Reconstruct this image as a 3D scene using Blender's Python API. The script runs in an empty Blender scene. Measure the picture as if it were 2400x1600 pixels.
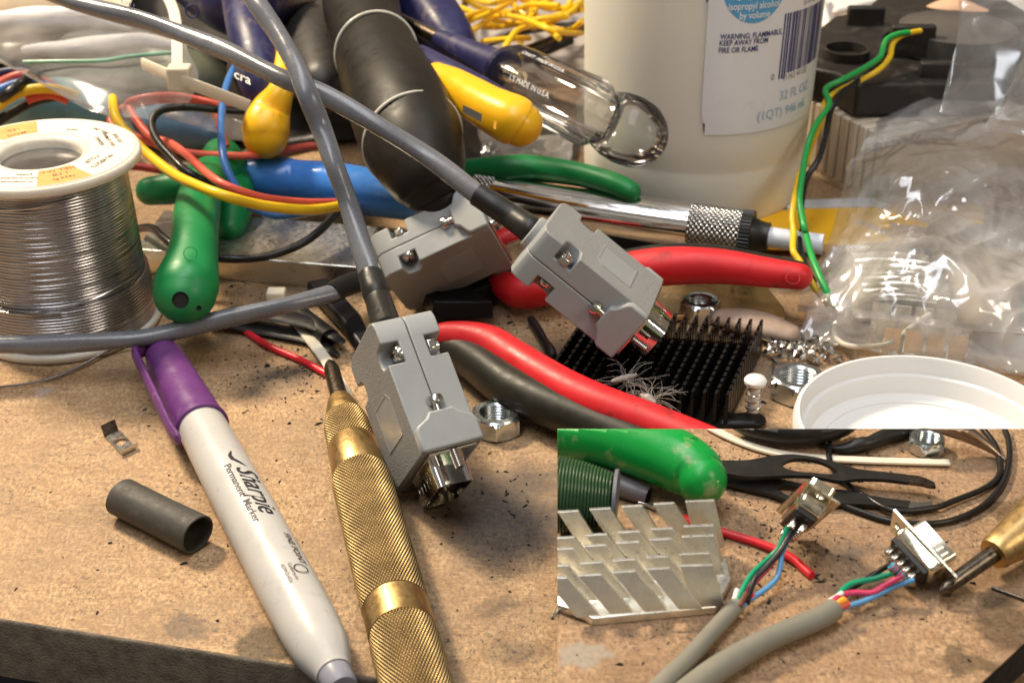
import bpy, bmesh, math, random
from mathutils import Vector, Matrix, noise
random.seed(7)
S = 0.001                       # everything below is written in millimetres
sc = bpy.context.scene

# ------------------------------------------------------------------ camera
FPX, HC, PITCH = 3408.0, 230.0, math.radians(29)
cam_d = bpy.data.cameras.new('camera'); cam = bpy.data.objects.new('camera', cam_d)
sc.collection.objects.link(cam); sc.camera = cam
cam.location = (0, 0, HC*S); cam.rotation_euler = (math.pi/2 - PITCH, 0, 0)
cam_d.sensor_width = 36; cam_d.lens = 36*FPX/2400
cam_d.clip_start = 0.01; cam_d.clip_end = 20
cam_d.dof.use_dof = True; cam_d.dof.focus_distance = 0.385; cam_d.dof.aperture_fstop = 27

# ------------------------------------------------------------------ world and lamps
w = bpy.data.worlds.new('World'); sc.world = w; w.use_nodes = True
nt = w.node_tree; nt.nodes.clear()
wo = nt.nodes.new('ShaderNodeOutputWorld'); bg = nt.nodes.new('ShaderNodeBackground')
tc = nt.nodes.new('ShaderNodeTexCoord'); nz = nt.nodes.new('ShaderNodeTexNoise'); cr = nt.nodes.new('ShaderNodeValToRGB')
nz.inputs['Scale'].default_value = 2.3; nz.inputs['Detail'].default_value = 3
cr.color_ramp.elements[0].position = .38; cr.color_ramp.elements[0].color = (.10, .085, .07, 1)
cr.color_ramp.elements[1].position = .66; cr.color_ramp.elements[1].color = (1.0, .90, .76, 1)
nt.links.new(tc.outputs['Generated'], nz.inputs['Vector']); nt.links.new(nz.outputs['Fac'], cr.inputs['Fac'])
nt.links.new(cr.outputs['Color'], bg.inputs['Color']); nt.links.new(bg.outputs['Background'], wo.inputs['Surface'])
bg.inputs['Strength'].default_value = 0.42

def area(name, loc, target, size, power, col, sy=None):
    l = bpy.data.lights.new(name, 'AREA'); o = bpy.data.objects.new(name, l); sc.collection.objects.link(o)
    l.shape = 'RECTANGLE'; l.size = size; l.size_y = sy or size; l.energy = power; l.color = col
    o.location = loc; o.rotation_euler = (Vector(target)-Vector(loc)).to_track_quat('-Z', 'Y').to_euler()
    return o
area('bench_lamp', (-.55, .85, .80), (0, .42, 0), .18, 17.5, (1, .83, .60), .12)
area('ceiling_tube', (-.10, .25, 1.15), (0, .45, 0), .34, 9.0, (.92, .95, 1), 1.2)
area('room_lamp', (.75, -.15, .80), (0, .45, 0), .30, 3.2, (1, .86, .68))
sc.view_settings.view_transform = 'Standard'; sc.view_settings.look = 'None'
sc.view_settings.exposure = 0; sc.view_settings.gamma = 1
sc.render.engine = 'CYCLES'
sc.cycles.use_denoising = True; sc.cycles.transparent_max_bounces = 24; sc.cycles.max_bounces = 12
sc.cycles.caustics_reflective = False; sc.cycles.caustics_refractive = False

# ------------------------------------------------------------------ measuring tools
CF = Vector((0, math.cos(PITCH), -math.sin(PITCH))); CU = Vector((0, math.sin(PITCH), math.cos(PITCH)))
CC = Vector((0, 0, HC))
def P(px, py, z=0.0):           # where a sight line of the photograph meets the height z (mm)
    d = CF + Vector(((px-1200)/FPX, 0, 0)) + CU*((800-py)/FPX)
    return CC + d*((z-HC)/d.z)
def proj(v):
    d = v-CC; zz = d.dot(CF); return (1200+FPX*d.x/zz, 800-FPX*d.dot(CU)/zz)
def T1(x, y, z=0): return P(.34015*x, .34015*y, z)
def T2(x, y, z=0): return P(700+.34015*x, .34015*y, z)
def T3(x, y, z=0): return P(1600+.34015*x, .34015*y, z)
def T4(x, y, z=0): return P(.34015*x, 450+.34015*y, z)
def T5(x, y, z=0): return P(800+.34015*x, 450+.34015*y, z)
def T6(x, y, z=0): return P(1600+.3571*x, 450+.3571*y, z)
def T7(x, y, z=0): return P(200+.5229*x, 780+.5229*y, z)
ZS = 30.0                       # top of the raised offcut board
def T8(x, y, h=0): return P(1300+.4677*x, 1000+.4677*y, ZS+h)

# ------------------------------------------------------------------ materials
def nodes(name):
    m = bpy.data.materials.new(name); m.use_nodes = True; n = m.node_tree.nodes; b = n['Principled BSDF']; return m, n, m.node_tree.links, b
def noisetex(n, l, scale, detail=5, rough=.6, vec=None, stretch=None):
    tc = n.new('ShaderNodeTexCoord'); t = n.new('ShaderNodeTexNoise')
    t.inputs['Scale'].default_value = scale*1000; t.inputs['Detail'].default_value = detail; t.inputs['Roughness'].default_value = rough
    if stretch:
        mp = n.new('ShaderNodeMapping'); mp.inputs['Scale'].default_value = stretch[:3]
        if len(stretch) > 3: mp.inputs['Rotation'].default_value = (0, 0, stretch[3])
        l.new(tc.outputs['Object'], mp.inputs['Vector']); l.new(mp.outputs['Vector'], t.inputs['Vector'])
    else: l.new(tc.outputs['Object'], t.inputs['Vector'])
    return t
def ramp(n, l, src, p0, p1, c0=(0, 0, 0, 1), c1=(1, 1, 1, 1)):
    r = n.new('ShaderNodeValToRGB'); r.color_ramp.elements[0].position = p0; r.color_ramp.elements[1].position = p1
    r.color_ramp.elements[0].color = c0; r.color_ramp.elements[1].color = c1; l.new(src, r.inputs['Fac']); return r.outputs['Color']
def mixc(n, l, fac, a, b, mode='MIX'):
    m = n.new('ShaderNodeMix'); m.data_type = 'RGBA'; m.blend_type = mode
    for sock, v in ((m.inputs[0], fac), (m.inputs[6], a), (m.inputs[7], b)):
        if isinstance(v, (int, float)): sock.default_value = v
        elif isinstance(v, (tuple, list)): sock.default_value = tuple(v)[:3]+(1,)
        else: l.new(v, sock)
    return m.outputs[2]
def mat(name, col, rough=.5, metal=0, var=.12, vs=.08, bump=0, bs=1.0, bd=.1, dirt=None, scratch=0, coat=0, rvar=.12, trans=0, ior=1.45, sss=0, spec=.5, bstretch=None):
    m, n, l, b = nodes(name)
    t = noisetex(n, l, vs, 6)
    f = ramp(n, l, t.outputs['Fac'], .3, .7)
    c = mixc(n, l, f, tuple(x*(1-var) for x in col), tuple(min(1, x*(1+var)) for x in col))
    if dirt:
        t2 = noisetex(n, l, dirt[2], 8, .7); f2 = ramp(n, l, t2.outputs['Fac'], dirt[3], dirt[3]+.12)
        g = n.new('ShaderNodeMath'); g.operation = 'MULTIPLY'; g.inputs[1].default_value = dirt[1]; l.new(f2, g.inputs[0])
        c = mixc(n, l, g.outputs[0], c, dirt[0])
    l.new(c, b.inputs['Base Color'])
    b.inputs['Metallic'].default_value = metal; b.inputs['Coat Weight'].default_value = coat; b.inputs['Coat Roughness'].default_value = .12
    b.inputs['Transmission Weight'].default_value = trans; b.inputs['IOR'].default_value = ior
    b.inputs['Specular IOR Level'].default_value = spec
    if sss: b.inputs['Subsurface Weight'].default_value = sss; b.inputs['Subsurface Radius'].default_value = (.004, .003, .002); b.inputs['Subsurface Scale'].default_value = .5
    t3 = noisetex(n, l, vs*4, 6, .7)
    mr = n.new('ShaderNodeMapRange'); mr.inputs[1].default_value = .3; mr.inputs[2].default_value = .7
    mr.inputs[3].default_value = max(.02, rough-rvar); mr.inputs[4].default_value = min(1, rough+rvar)
    l.new(t3.outputs['Fac'], mr.inputs[0]); l.new(mr.outputs[0], b.inputs['Roughness'])
    if bump:
        t4 = noisetex(n, l, bs, 3, .5, stretch=bstretch); bp = n.new('ShaderNodeBump'); bp.inputs['Strength'].default_value = bump; bp.inputs['Distance'].default_value = bd*S
        l.new(t4.outputs['Fac'], bp.inputs['Height']); l.new(bp.outputs['Normal'], b.inputs['Normal'])
    return m
def film(name, tint=(.93, .94, .95), white=.10, gloss=.22, rough=.10):
    m = bpy.data.materials.new(name); m.use_nodes = True; n = m.node_tree.nodes; l = m.node_tree.links; n.clear()
    o = n.new('ShaderNodeOutputMaterial'); tr = n.new('ShaderNodeBsdfTransparent'); gl = n.new('ShaderNodeBsdfGlossy'); df = n.new('ShaderNodeBsdfDiffuse')
    tr.inputs[0].default_value = tint+(1,); gl.inputs['Roughness'].default_value = rough; df.inputs[0].default_value = (.82, .80, .78, 1)
    a = n.new('ShaderNodeMixShader'); bm = n.new('ShaderNodeMixShader'); lw = n.new('ShaderNodeLayerWeight'); lw.inputs[0].default_value = .35
    t = noisetex(n, l, .035, 3, .5); mr = n.new('ShaderNodeMapRange'); mr.inputs[1].default_value = .38; mr.inputs[2].default_value = .72; mr.inputs[3].default_value = white*.4; mr.inputs[4].default_value = white*2.4
    l.new(t.outputs['Fac'], mr.inputs[0]); l.new(mr.outputs[0], a.inputs[0]); l.new(tr.outputs[0], a.inputs[1]); l.new(df.outputs[0], a.inputs[2])
    mu = n.new('ShaderNodeMath'); mu.operation = 'MULTIPLY_ADD'; mu.inputs[1].default_value = .5; mu.inputs[2].default_value = gloss*.45
    l.new(lw.outputs['Facing'], mu.inputs[0]); l.new(mu.outputs[0], bm.inputs[0]); l.new(a.outputs[0], bm.inputs[1]); l.new(gl.outputs[0], bm.inputs[2])
    l.new(bm.outputs[0], o.inputs['Surface']); return m

def board_mat(name, base, stains, seed=0.0, warm=1.0):
    m, n, l, b = nodes(name)
    fine = noisetex(n, l, 1.1, 8, .72, stretch=(1, .55, 1, .5)); mid = noisetex(n, l, .16, 6, .6); big = noisetex(n, l, .03, 5, .6)
    fib = noisetex(n, l, .9, 4, .6, stretch=(.25, 1.6, 1, 1.1)); fib2 = noisetex(n, l, .9, 4, .6, stretch=(.25, 1.6, 1, -.4))
    c = mixc(n, l, ramp(n, l, fine.outputs['Fac'], .41, .61), tuple(x*.58 for x in base), tuple(min(1, x*1.25) for x in base))
    c = mixc(n, l, ramp(n, l, mid.outputs['Fac'], .40, .60), mixc(n, l, .42, c, (base[0]*.52, base[1]*.42, base[2]*.32)), c)
    c = mixc(n, l, ramp(n, l, big.outputs['Fac'], .42, .56), mixc(n, l, .38, c, (base[0]*.55, base[1]*.55, base[2]*.62)), c)
    g = ramp(n, l, fib.outputs['Fac'], .58, .66); c = mixc(n, l, mixc(n, l, .55, (0, 0, 0), g), c, (base[0]*1.35, base[1]*1.32, base[2]*1.3))
    g = ramp(n, l, fib2.outputs['Fac'], .60, .68); c = mixc(n, l, mixc(n, l, .60, (0, 0, 0), g), c, (base[0]*.38, base[1]*.34, base[2]*.32))
    for (ang_, thr) in ((.35, .655), (-.8, .67), (1.9, .675)):
        sc1 = noisetex(n, l, .32, 2, .4, stretch=(.12, 2.6, 1, ang_)); g = ramp(n, l, sc1.outputs['Fac'], thr, thr+.015)
        c = mixc(n, l, mixc(n, l, .28, (0, 0, 0), g), c, (base[0]*.45, base[1]*.40, base[2]*.36))
    # grey-black dust pepper
    pep = noisetex(n, l, .55, 9, .85); patch = noisetex(n, l, .035, 4, .6)
    g1 = ramp(n, l, pep.outputs['Fac'], .53, .60); g2 = ramp(n, l, patch.outputs['Fac'], .36, .58)
    c = mixc(n, l, mixc(n, l, 1.0, g1, g2, 'MULTIPLY'), c, (.05, .042, .035))
    tc = n.new('ShaderNodeTexCoord'); dn = noisetex(n, l, .10, 5, .65)
    wob = n.new('ShaderNodeVectorMath'); wob.operation = 'MULTIPLY_ADD'; wob.inputs[1].default_value = (.016, .016, 0); l.new(dn.outputs['Color'], wob.inputs[0]); l.new(tc.outputs['Object'], wob.inputs[2])
    off = n.new('ShaderNodeVectorMath'); off.operation = 'SUBTRACT'; off.inputs[1].default_value = (.008, .008, 0); l.new(wob.outputs[0], off.inputs[0])
    for (p, rx, ry, ang, strength, col, soft) in stains:
        mp = n.new('ShaderNodeMapping'); mp.vector_type = 'TEXTURE'
        mp.inputs['Location'].default_value = (p.x*S, p.y*S, 0); mp.inputs['Rotation'].default_value = (0, 0, ang); mp.inputs['Scale'].default_value = (rx*S, ry*S, 1000)
        l.new(off.outputs[0], mp.inputs['Vector'])
        ln = n.new('ShaderNodeVectorMath'); ln.operation = 'LENGTH'; l.new(mp.outputs[0], ln.inputs[0])
        mr = n.new('ShaderNodeMapRange'); mr.inputs[1].default_value = 1; mr.inputs[2].default_value = 1-soft; mr.inputs[3].default_value = 0; mr.inputs[4].default_value = min(1, strength*1.9)
        l.new(ln.outputs['Value'], mr.inputs[0])
        mm = mixc(n, l, 1.0, mr.outputs[0], mixc(n, l, .45, (1, 1, 1), ramp(n, l, mixc(n, l, .5, fine.outputs['Fac'], pep.outputs['Fac']), .44, .58)), 'MULTIPLY')
        c = mixc(n, l, mm, c, col)
    l.new(c, b.inputs['Base Color'])
    mr = n.new('ShaderNodeMapRange'); mr.inputs[3].default_value = .50; mr.inputs[4].default_value = .85; l.new(mid.outputs['Fac'], mr.inputs[0]); l.new(mr.outputs[0], b.inputs['Roughness'])
    b.inputs['Specular IOR Level'].default_value = .35
    bp = n.new('ShaderNodeBump'); bp.inputs['Strength'].default_value = .9; bp.inputs['Distance'].default_value = .25*S
    l.new(fine.outputs['Fac'], bp.inputs['Height']); l.new(bp.outputs['Normal'], b.inputs['Normal'])
    return m

DARK = (.055, .045, .04)
GREY_HOOD = mat('grey_abs_plastic', (.33, .34, .34), .38, var=.04, vs=.05, bump=.1, bs=1.6, bd=.05, dirt=((.15, .13, .11), .25, .12, .66))
GREY_TEX = mat('grey_textured_plastic', (.29, .29, .28), .52, var=.05, vs=.05, bump=.9, bs=1.7, bd=.22)
CABLE = mat('grey_pvc_jacket', (.135, .14, .16), .27, var=.10, vs=.05, bump=.15, bs=.3, bd=.3, spec=.7)
CABLE2 = mat('warm_grey_pvc_jacket', (.23, .215, .17), .42, var=.10, vs=.05, bump=.15, bs=.4, bd=.2, dirt=((.10, .08, .05), .4, .3, .62))
BOOT = mat('black_heat_shrink', (.013, .012, .011), .42, bump=.3, bs=.4, bd=.25, dirt=((.04, .036, .03), .6, .15, .60))
CHROME = mat('chrome_plating', (.86, .85, .84), .10, 1, var=.03, rvar=.04, bump=.08, bs=.3, bd=.04, dirt=((.3, .27, .25), .35, .4, .70))
NICKEL = mat('nickel_steel', (.62, .60, .56), .20, 1, var=.1, rvar=.08, bump=.15, bs=.4, bd=.05, dirt=((.3, .27, .22), .5, .4, .6))
TIN = mat('tin_plate_warm', (.80, .73, .57), .17, 1, var=.08, rvar=.06, bump=.35, bs=.35, bd=.10, dirt=((.35, .30, .2), .5, .4, .6))
ZINC = mat('zinc_plated_steel', (.56, .61, .64), .25, 1, var=.06, vs=.1, rvar=.05, bump=.05, bs=.9, bd=.02, dirt=((.3, .3, .3), .3, .3, .64))
STEEL_DK = mat('dark_tool_steel', (.16, .13, .10), .33, 1, var=.25, vs=.3, dirt=((.05, .04, .03), .7, .4, .5))
BRASS = mat('worn_brass', (.52, .35, .15), .42, 1, var=.16, vs=.12, rvar=.1, bump=.25, bs=1.2, bd=.05, dirt=((.13, .08, .03), .75, .32, .58))
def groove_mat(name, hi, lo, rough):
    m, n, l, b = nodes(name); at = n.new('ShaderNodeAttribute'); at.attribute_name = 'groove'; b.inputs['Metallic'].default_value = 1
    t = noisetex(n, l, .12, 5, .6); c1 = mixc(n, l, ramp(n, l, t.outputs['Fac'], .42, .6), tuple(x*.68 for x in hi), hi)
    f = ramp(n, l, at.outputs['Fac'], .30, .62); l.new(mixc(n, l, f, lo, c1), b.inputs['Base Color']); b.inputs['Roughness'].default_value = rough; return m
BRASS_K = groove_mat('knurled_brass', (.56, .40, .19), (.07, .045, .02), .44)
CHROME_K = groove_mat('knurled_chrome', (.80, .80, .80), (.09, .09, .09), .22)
BLACK_PL = mat('black_rubber', (.012, .011, .010), .42, var=.2, dirt=((.08, .07, .055), .35, .25, .66), bump=.15, bs=2, bd=.05)
RUBBER = mat('soft_grip_rubber', (.012, .010, .008), .46, var=.15, vs=.03, dirt=((.12, .10, .08), .5, 1.1, .72), bump=.3, bs=3, bd=.04, spec=.26)
RED_GRIP = mat('red_grip_rubber', (.58, .014, .020), .46, var=.14, vs=.04, dirt=((.10, .012, .010), .6, .09, .58), bump=.25, bs=3, bd=.04)
BLK_GRIP = mat('black_grip_rubber', (.014, .013, .008), .46, var=.15, dirt=((.12, .10, .07), .4, .7, .72), bump=.2, bs=2, bd=.05)
GREEN = mat('green_dipped_vinyl', (.005, .20, .052), .42, var=.14, vs=.03, dirt=((.16, .24, .12), .5, .12, .62), bump=.2, bs=1.2, bd=.06)
GREEN2 = mat('scuffed_green_vinyl', (.004, .30, .045), .30, var=.10, vs=.03, dirt=((.42, .40, .22), .85, .08, .555), bump=.2, bs=1.2, bd=.06)
YEL = mat('yellow_plastic', (.86, .46, .012), .36, var=.06, vs=.04, dirt=((.25, .12, .02), .6, .10, .60), bump=.15, bs=.8, bd=.08)
NAVY = mat('navy_plastic', (.018, .018, .075), .42, var=.25, vs=.06, dirt=((.16, .13, .11), .55, .10, .55))
BLUE = mat('blue_handle_vinyl', (.06, .24, .72), .22, var=.15, vs=.05, dirt=((.25, .36, .50), .55, .09, .58))
PURPLE = mat('purple_cap_plastic', (.135, .038, .175), .36, var=.10, vs=.06, dirt=((.42, .30, .36), .40, .22, .60), bump=.3, bs=.5, bd=.08)
WHITE_B = mat('marker_barrel', (.50, .485, .46), .34, var=.05, vs=.03, dirt=((.24, .18, .20), .28, .22, .57), bump=.1, bs=.6, bd=.05)
PLUG = mat('grey_end_plug', (.28, .28, .33), .4)
INK = mat('black_printing_ink', (.02, .02, .025), .5)
WHITE_PL = mat('white_plastic', (.78, .77, .74), .35, var=.03, sss=.1)
LIDW = mat('white_lid_plastic', (.74, .735, .73), .38, var=.02, vs=.02, sss=.05, dirt=((.3, .27, .25), .3, .5, .73))
NYLON = mat('natural_nylon', (.72, .66, .54), .35, var=.06, sss=.3, bump=.2, bs=.5, bd=.05)
FLANGE = mat('spool_plastic', (.68, .63, .54), .30, var=.04, sss=.5)
PAPER = mat('paper_sticker', (.68, .63, .53), .6, var=.06, vs=.05, dirt=((.5, .38, .28), .5, .25, .64))
ORANGE = mat('orange_print', (.80, .33, .09), .6, var=.14, vs=.2)
SOLDER = mat('solder_wire', (.42, .41, .42), .22, 1, var=.12, vs=.02, rvar=.04)
HSBLK = mat('black_anodised', (.012, .011, .010), .33, .5, var=.3, vs=.4)
ALU = mat('aluminium_extrusion', (.68, .65, .58), .34, 1, var=.06, vs=.2, bump=.5, bs=.8, bd=.05, bstretch=(4, .2, 1))
ALU_FIN = mat('satin_aluminium', (.90, .87, .79), .33, 1, var=.08, vs=.25, rvar=.1, bump=.3, bs=1.5, bd=.05, bstretch=(1, 1, .1), dirt=((.35, .3, .22), .5, .5, .62))
BLKW = mat('black_wire_insulation', (.014, .013, .012), .32, var=.2)
REDW = mat('red_wire_insulation', (.70, .022, .035), .34, var=.06)
CORAL = mat('coral_wire_insulation', (.66, .105, .065), .38, var=.08)
YELW = mat('yellow_wire_insulation', (.80, .50, .015), .36, var=.06)
BLUW = mat('blue_wire_insulation', (.04, .15, .42), .36, var=.08)
SKYW = mat('sky_blue_wire', (.10, .30, .56), .36, var=.06)
GRNW = mat('green_wire_insulation', (.02, .34, .07), .34, var=.06)
TEALW = mat('teal_green_wire', (.004, .30, .15), .34, var=.06)
PINKW = mat('magenta_wire', (.62, .05, .14), .34, var=.06)
ORGW = mat('orange_wire', (.85, .28, .02), .4, var=.06)
BRNW = mat('brown_wire', (.16, .06, .04), .4, var=.06)
NAVYINK = mat('navy_print', (.03, .035, .16), .5)
LBLUE = mat('pale_blue_print', (.30, .48, .62), .5)
CYAN = mat('blue_label_badge', (.09, .36, .66), .45, var=.03)
GREYINK = mat('grey_print', (.16, .16, .18), .5)
LABEL = mat('white_label_film', (.76, .78, .82), .34, var=.02, vs=.01, coat=.2)
BAG = film('clear_poly_bag', (.97, .97, .97), .24, .20, .15)
BAG2 = film('hazy_poly_bag', (.90, .90, .92), .12, .13, .16)
BOTTLE = mat('milky_hdpe', (.80, .77, .68), .36, var=.015, vs=.01, sss=.8, spec=.4)
BOTTLE.node_tree.nodes['Principled BSDF'].inputs['Subsurface Scale'].default_value = 2.5
BONE = mat('tan_wood_handle', (.36, .26, .20), .5, var=.2, vs=.15)
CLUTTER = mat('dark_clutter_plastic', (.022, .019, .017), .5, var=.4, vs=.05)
CRUMB = mat('charred_crumbs', (.025, .020, .016), .75)
TEAL = mat('teal_plastic', (.10, .22, .26), .4, var=.2)
CREAM = mat('cream_painted_fins', (.68, .60, .49), .42, var=.1, vs=.1)
GAP = mat('dark_hole_lining', (.01, .01, .01), .8)
LINT = mat('lint_fibre', (.36, .33, .30), .6)
PAPERW = mat('white_paper', (.62, .60, .60), .7, var=.1, vs=.02)
TRIM = mat('off_white_trim', (.62, .60, .52), .4)
MOULD = mat('frosted_moulding', (.80, .80, .82), .4)

# acrylic
ACR = bpy.data.materials.new('clear_acrylic'); ACR.use_nodes = True; _n = ACR.node_tree.nodes; _l = ACR.node_tree.links; _n.clear()
_o = _n.new('ShaderNodeOutputMaterial'); _t = _n.new('ShaderNodeBsdfTransparent'); _t.inputs[0].default_value = (.97, .97, .98, 1)
_r = _n.new('ShaderNodeBsdfRefraction'); _r.inputs['IOR'].default_value = 1.12; _r.inputs['Roughness'].default_value = .03; _r.inputs[0].default_value = (.92, .92, .96, 1)
_g = _n.new('ShaderNodeBsdfGlossy'); _g.inputs['Roughness'].default_value = .05; _m1 = _n.new('ShaderNodeMixShader'); _m2 = _n.new('ShaderNodeMixShader'); _f = _n.new('ShaderNodeFresnel'); _f.inputs[0].default_value = 1.28
_m1.inputs[0].default_value = .25; _l.new(_t.outputs[0], _m1.inputs[1]); _l.new(_r.outputs[0], _m1.inputs[2]); _l.new(_f.outputs[0], _m2.inputs[0]); _l.new(_m1.outputs[0], _m2.inputs[1]); _l.new(_g.outputs[0], _m2.inputs[2]); _l.new(_m2.outputs[0], _o.inputs['Surface'])

# ------------------------------------------------------------------ mesh tools
class MB:
    def __init__(s): s.v = []; s.f = []; s.u = {}
    def add(s, vs, fs):
        o = len(s.v); s.v += [Vector(v) for v in vs]; s.f += [tuple(i+o for i in f) for f in fs]; return s
    def box(s, c, hx, hy, hz, M=None):
        pts = []
        for x in (-1, 1):
            for y in (-1, 1):
                for z in (-1, 1):
                    p = Vector((c[0]+x*hx, c[1]+y*hy, c[2]+z*hz)); pts.append(M(p) if M else p)
        return s.add(pts, [(0, 1, 3, 2), (4, 6, 7, 5), (0, 4, 5, 1), (2, 3, 7, 6), (0, 2, 6, 4), (1, 5, 7, 3)])
    def prism(s, poly, z0, z1, M=None):      # poly in local xy, extruded along z
        n = len(poly); a = [Vector((x, y, z0)) for x, y in poly]+[Vector((x, y, z1)) for x, y in poly]
        if M: a = [M(p) for p in a]
        return s.add(a, [tuple(range(n))[::-1], tuple(range(n, 2*n))]+[(i, (i+1) % n, n+(i+1) % n, n+i) for i in range(n)])
    def hexa(s, b, t):                       # b, t: lists of 4 points
        return s.add(list(b)+list(t), [(3, 2, 1, 0), (4, 5, 6, 7)]+[(i, (i+1) % 4, 4+(i+1) % 4, 4+i) for i in range(4)])
    def tube(s, pts, rad, seg=14, smooth=True, sub=6, flat=None, cap=True, rnd=False, wob=None, sq=1.0):
        pts = [Vector(p) for p in pts]; n = len(pts)
        if not hasattr(rad, '__len__'): rad = [rad]*n
        if smooth and n > 2:
            q = []; r = []
            for i in range(n-1):
                p0 = pts[max(i-1, 0)]; p1 = pts[i]; p2 = pts[i+1]; p3 = pts[min(i+2, n-1)]
                for k in range(sub):
                    t = k/sub
                    q.append(.5*((2*p1)+(p2-p0)*t+(2*p0-5*p1+4*p2-p3)*t*t+(3*p1-p0-3*p2+p3)*t**3))
                    a0_, a1_, a2_, a3_ = rad[max(i-1, 0)], rad[i], rad[i+1], rad[min(i+2, n-1)]; r.append(max(.05, .5*((2*a1_)+(a2_-a0_)*t+(2*a0_-5*a1_+4*a2_-a3_)*t*t+(3*a1_-a0_-3*a2_+a3_)*t**3)))
            q.append(pts[-1]); r.append(rad[-1]); pts, rad = q, r
        if rnd:                              # rounded ends
            k = 5 if rnd is True else rnd
            d0 = (pts[0]-pts[1]).normalized(); d1 = (pts[-1]-pts[-2]).normalized(); r0, r1 = rad[0], rad[-1]; c0, c1 = pts[0], pts[-1]
            pts = [c0+d0*r0*math.cos(j/k*math.pi/2) for j in range(k)]+pts+[c1+d1*r1*math.sin((j+1)/k*math.pi/2) for j in range(k)]
            rad = [max(r0*math.sin(j/k*math.pi/2), r0*.02) for j in range(k)]+list(rad)+[max(r1*math.cos((j+1)/k*math.pi/2), r1*.02) for j in range(k)]
        n = len(pts); o = len(s.v); prev = None; L = 0
        for i in range(n):
            d = (pts[min(i+1, n-1)]-pts[max(i-1, 0)]).normalized()
            if i: L += (pts[i]-pts[i-1]).length
            if prev is None or flat:
                up = Vector((0, 0, 1)) if abs(d.z) < .95 else Vector((0, 1, 0))
                a = d.cross(up).normalized()
            else:
                a = (prev-d*prev.dot(d)).normalized()
            prev = a; b = a.cross(d).normalized()
            fx, fy = flat or (1, 1)
            for k in range(seg):
                t = 2*math.pi*k/seg; m = 1+(wob(t, L) if wob else 0)
                ct, st = math.cos(t), math.sin(t)
                if sq != 1: ct = math.copysign(abs(ct)**sq, ct); st = math.copysign(abs(st)**sq, st)
                s.v.append(pts[i]+a*(rad[i]*fx*m*ct)+b*(rad[i]*fy*m*st))
        for i in range(n-1):
            for k in range(seg):
                s.f.append((o+i*seg+k, o+i*seg+(k+1) % seg, o+(i+1)*seg+(k+1) % seg, o+(i+1)*seg+k))
        if cap: s.f.append(tuple(o+k for k in range(seg))[::-1]); s.f.append(tuple(o+(n-1)*seg+k for k in range(seg)))
        return s
    def lathe(s, p, d, prof, seg=48, disp=None, closed=False, groove=0):
        d = Vector(d).normalized(); up = Vector((0, 0, 1)) if abs(d.z) < .9 else Vector((0, 1, 0))
        a = d.cross(up).normalized(); b = a.cross(d).normalized(); o = len(s.v); p = Vector(p)
        for (t, r) in prof:
            for k in range(seg):
                th = 2*math.pi*k/seg; dv_ = disp(t, th) if disp else 0; rr = r+dv_
                if groove: s.u[len(s.v)] = .5+dv_/groove*.55
                s.v.append(p+d*t+a*(rr*math.cos(th))+b*(rr*math.sin(th)))
        n = len(prof)
        for i in range(n-1 if not closed else n):
            j = (i+1) % n
            for k in range(seg): s.f.append((o+i*seg+k, o+i*seg+(k+1) % seg, o+j*seg+(k+1) % seg, o+j*seg+k))
        if not closed:
            if prof[0][1] > 0: s.f.append(tuple(o+k for k in range(seg))[::-1])
            if prof[-1][1] > 0: s.f.append(tuple(o+(n-1)*seg+k for k in range(seg)))
        return s
    def ring(s, c, nrm, R, r, seg=48, rs=8):
        return s.lathe(c, nrm, [(r*math.sin(2*math.pi*k/rs), R+r*math.cos(2*math.pi*k/rs)) for k in range(rs)], seg, closed=True)
    def build(s, name, m, parent=None, bevel=0, smooth=True, segs=2, sub=0, ang=40, mats=None, org0=False):
        if parent is not None:
            org = Vector(); q_ = parent
            while q_ is not None: org = org+Vector(q_.location)/S; q_ = q_.parent
        elif org0: org = Vector((0, 0, 0))
        else:
            xs = [v.x for v in s.v]; ys = [v.y for v in s.v]; org = Vector(((min(xs)+max(xs))/2, (min(ys)+max(ys))/2, min(v.z for v in s.v)))
        me = bpy.data.meshes.new(name); me.from_pydata([(v-org)*S for v in s.v], [], s.f); me.update()
        bm = bmesh.new(); bm.from_mesh(me); bmesh.ops.recalc_face_normals(bm, faces=bm.faces); bm.to_mesh(me); bm.free()
        if smooth:
            me.polygons.foreach_set('use_smooth', [True]*len(me.polygons)); me.set_sharp_from_angle(angle=math.radians(ang))
        if s.u:
            at = me.attributes.new('groove', 'FLOAT', 'POINT'); at.data.foreach_set('value', [s.u.get(i, 1.0) for i in range(len(s.v))])
        for mm in (mats or [m]): me.materials.append(mm)
        o = bpy.data.objects.new(name, me); sc.collection.objects.link(o)
        if parent is not None: o.parent = parent
        else: o.location = org*S
        if bevel:
            b = o.modifiers.new('bevel', 'BEVEL'); b.width = bevel*S; b.segments = segs; b.limit_method = 'ANGLE'; b.angle_limit = math.radians(35); b.harden_normals = False
        if sub:
            b = o.modifiers.new('sub', 'SUBSURF'); b.levels = sub; b.render_levels = sub
        return o
def tag(o, label=None, cat=None, group=None, kind=None):
    if label: o['label'] = label
    if cat: o['category'] = cat
    if group: o['group'] = group
    if kind: o['kind'] = kind
    return o
def thing(name, loc, label, cat, group=None):
    o = bpy.data.objects.new(name, None); sc.collection.objects.link(o); o.location = Vector(loc)*S; o.empty_display_size = .005
    return tag(o, label, cat, group)
def frame(Rm, t, s=1.0):       # rotation rows + translation (mm); s slides the pose along the sight line
    M3 = Matrix(Rm); tt = CC+(Vector(t)-CC)*s
    return lambda p: M3 @ (Vector(p)*s)+tt
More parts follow.
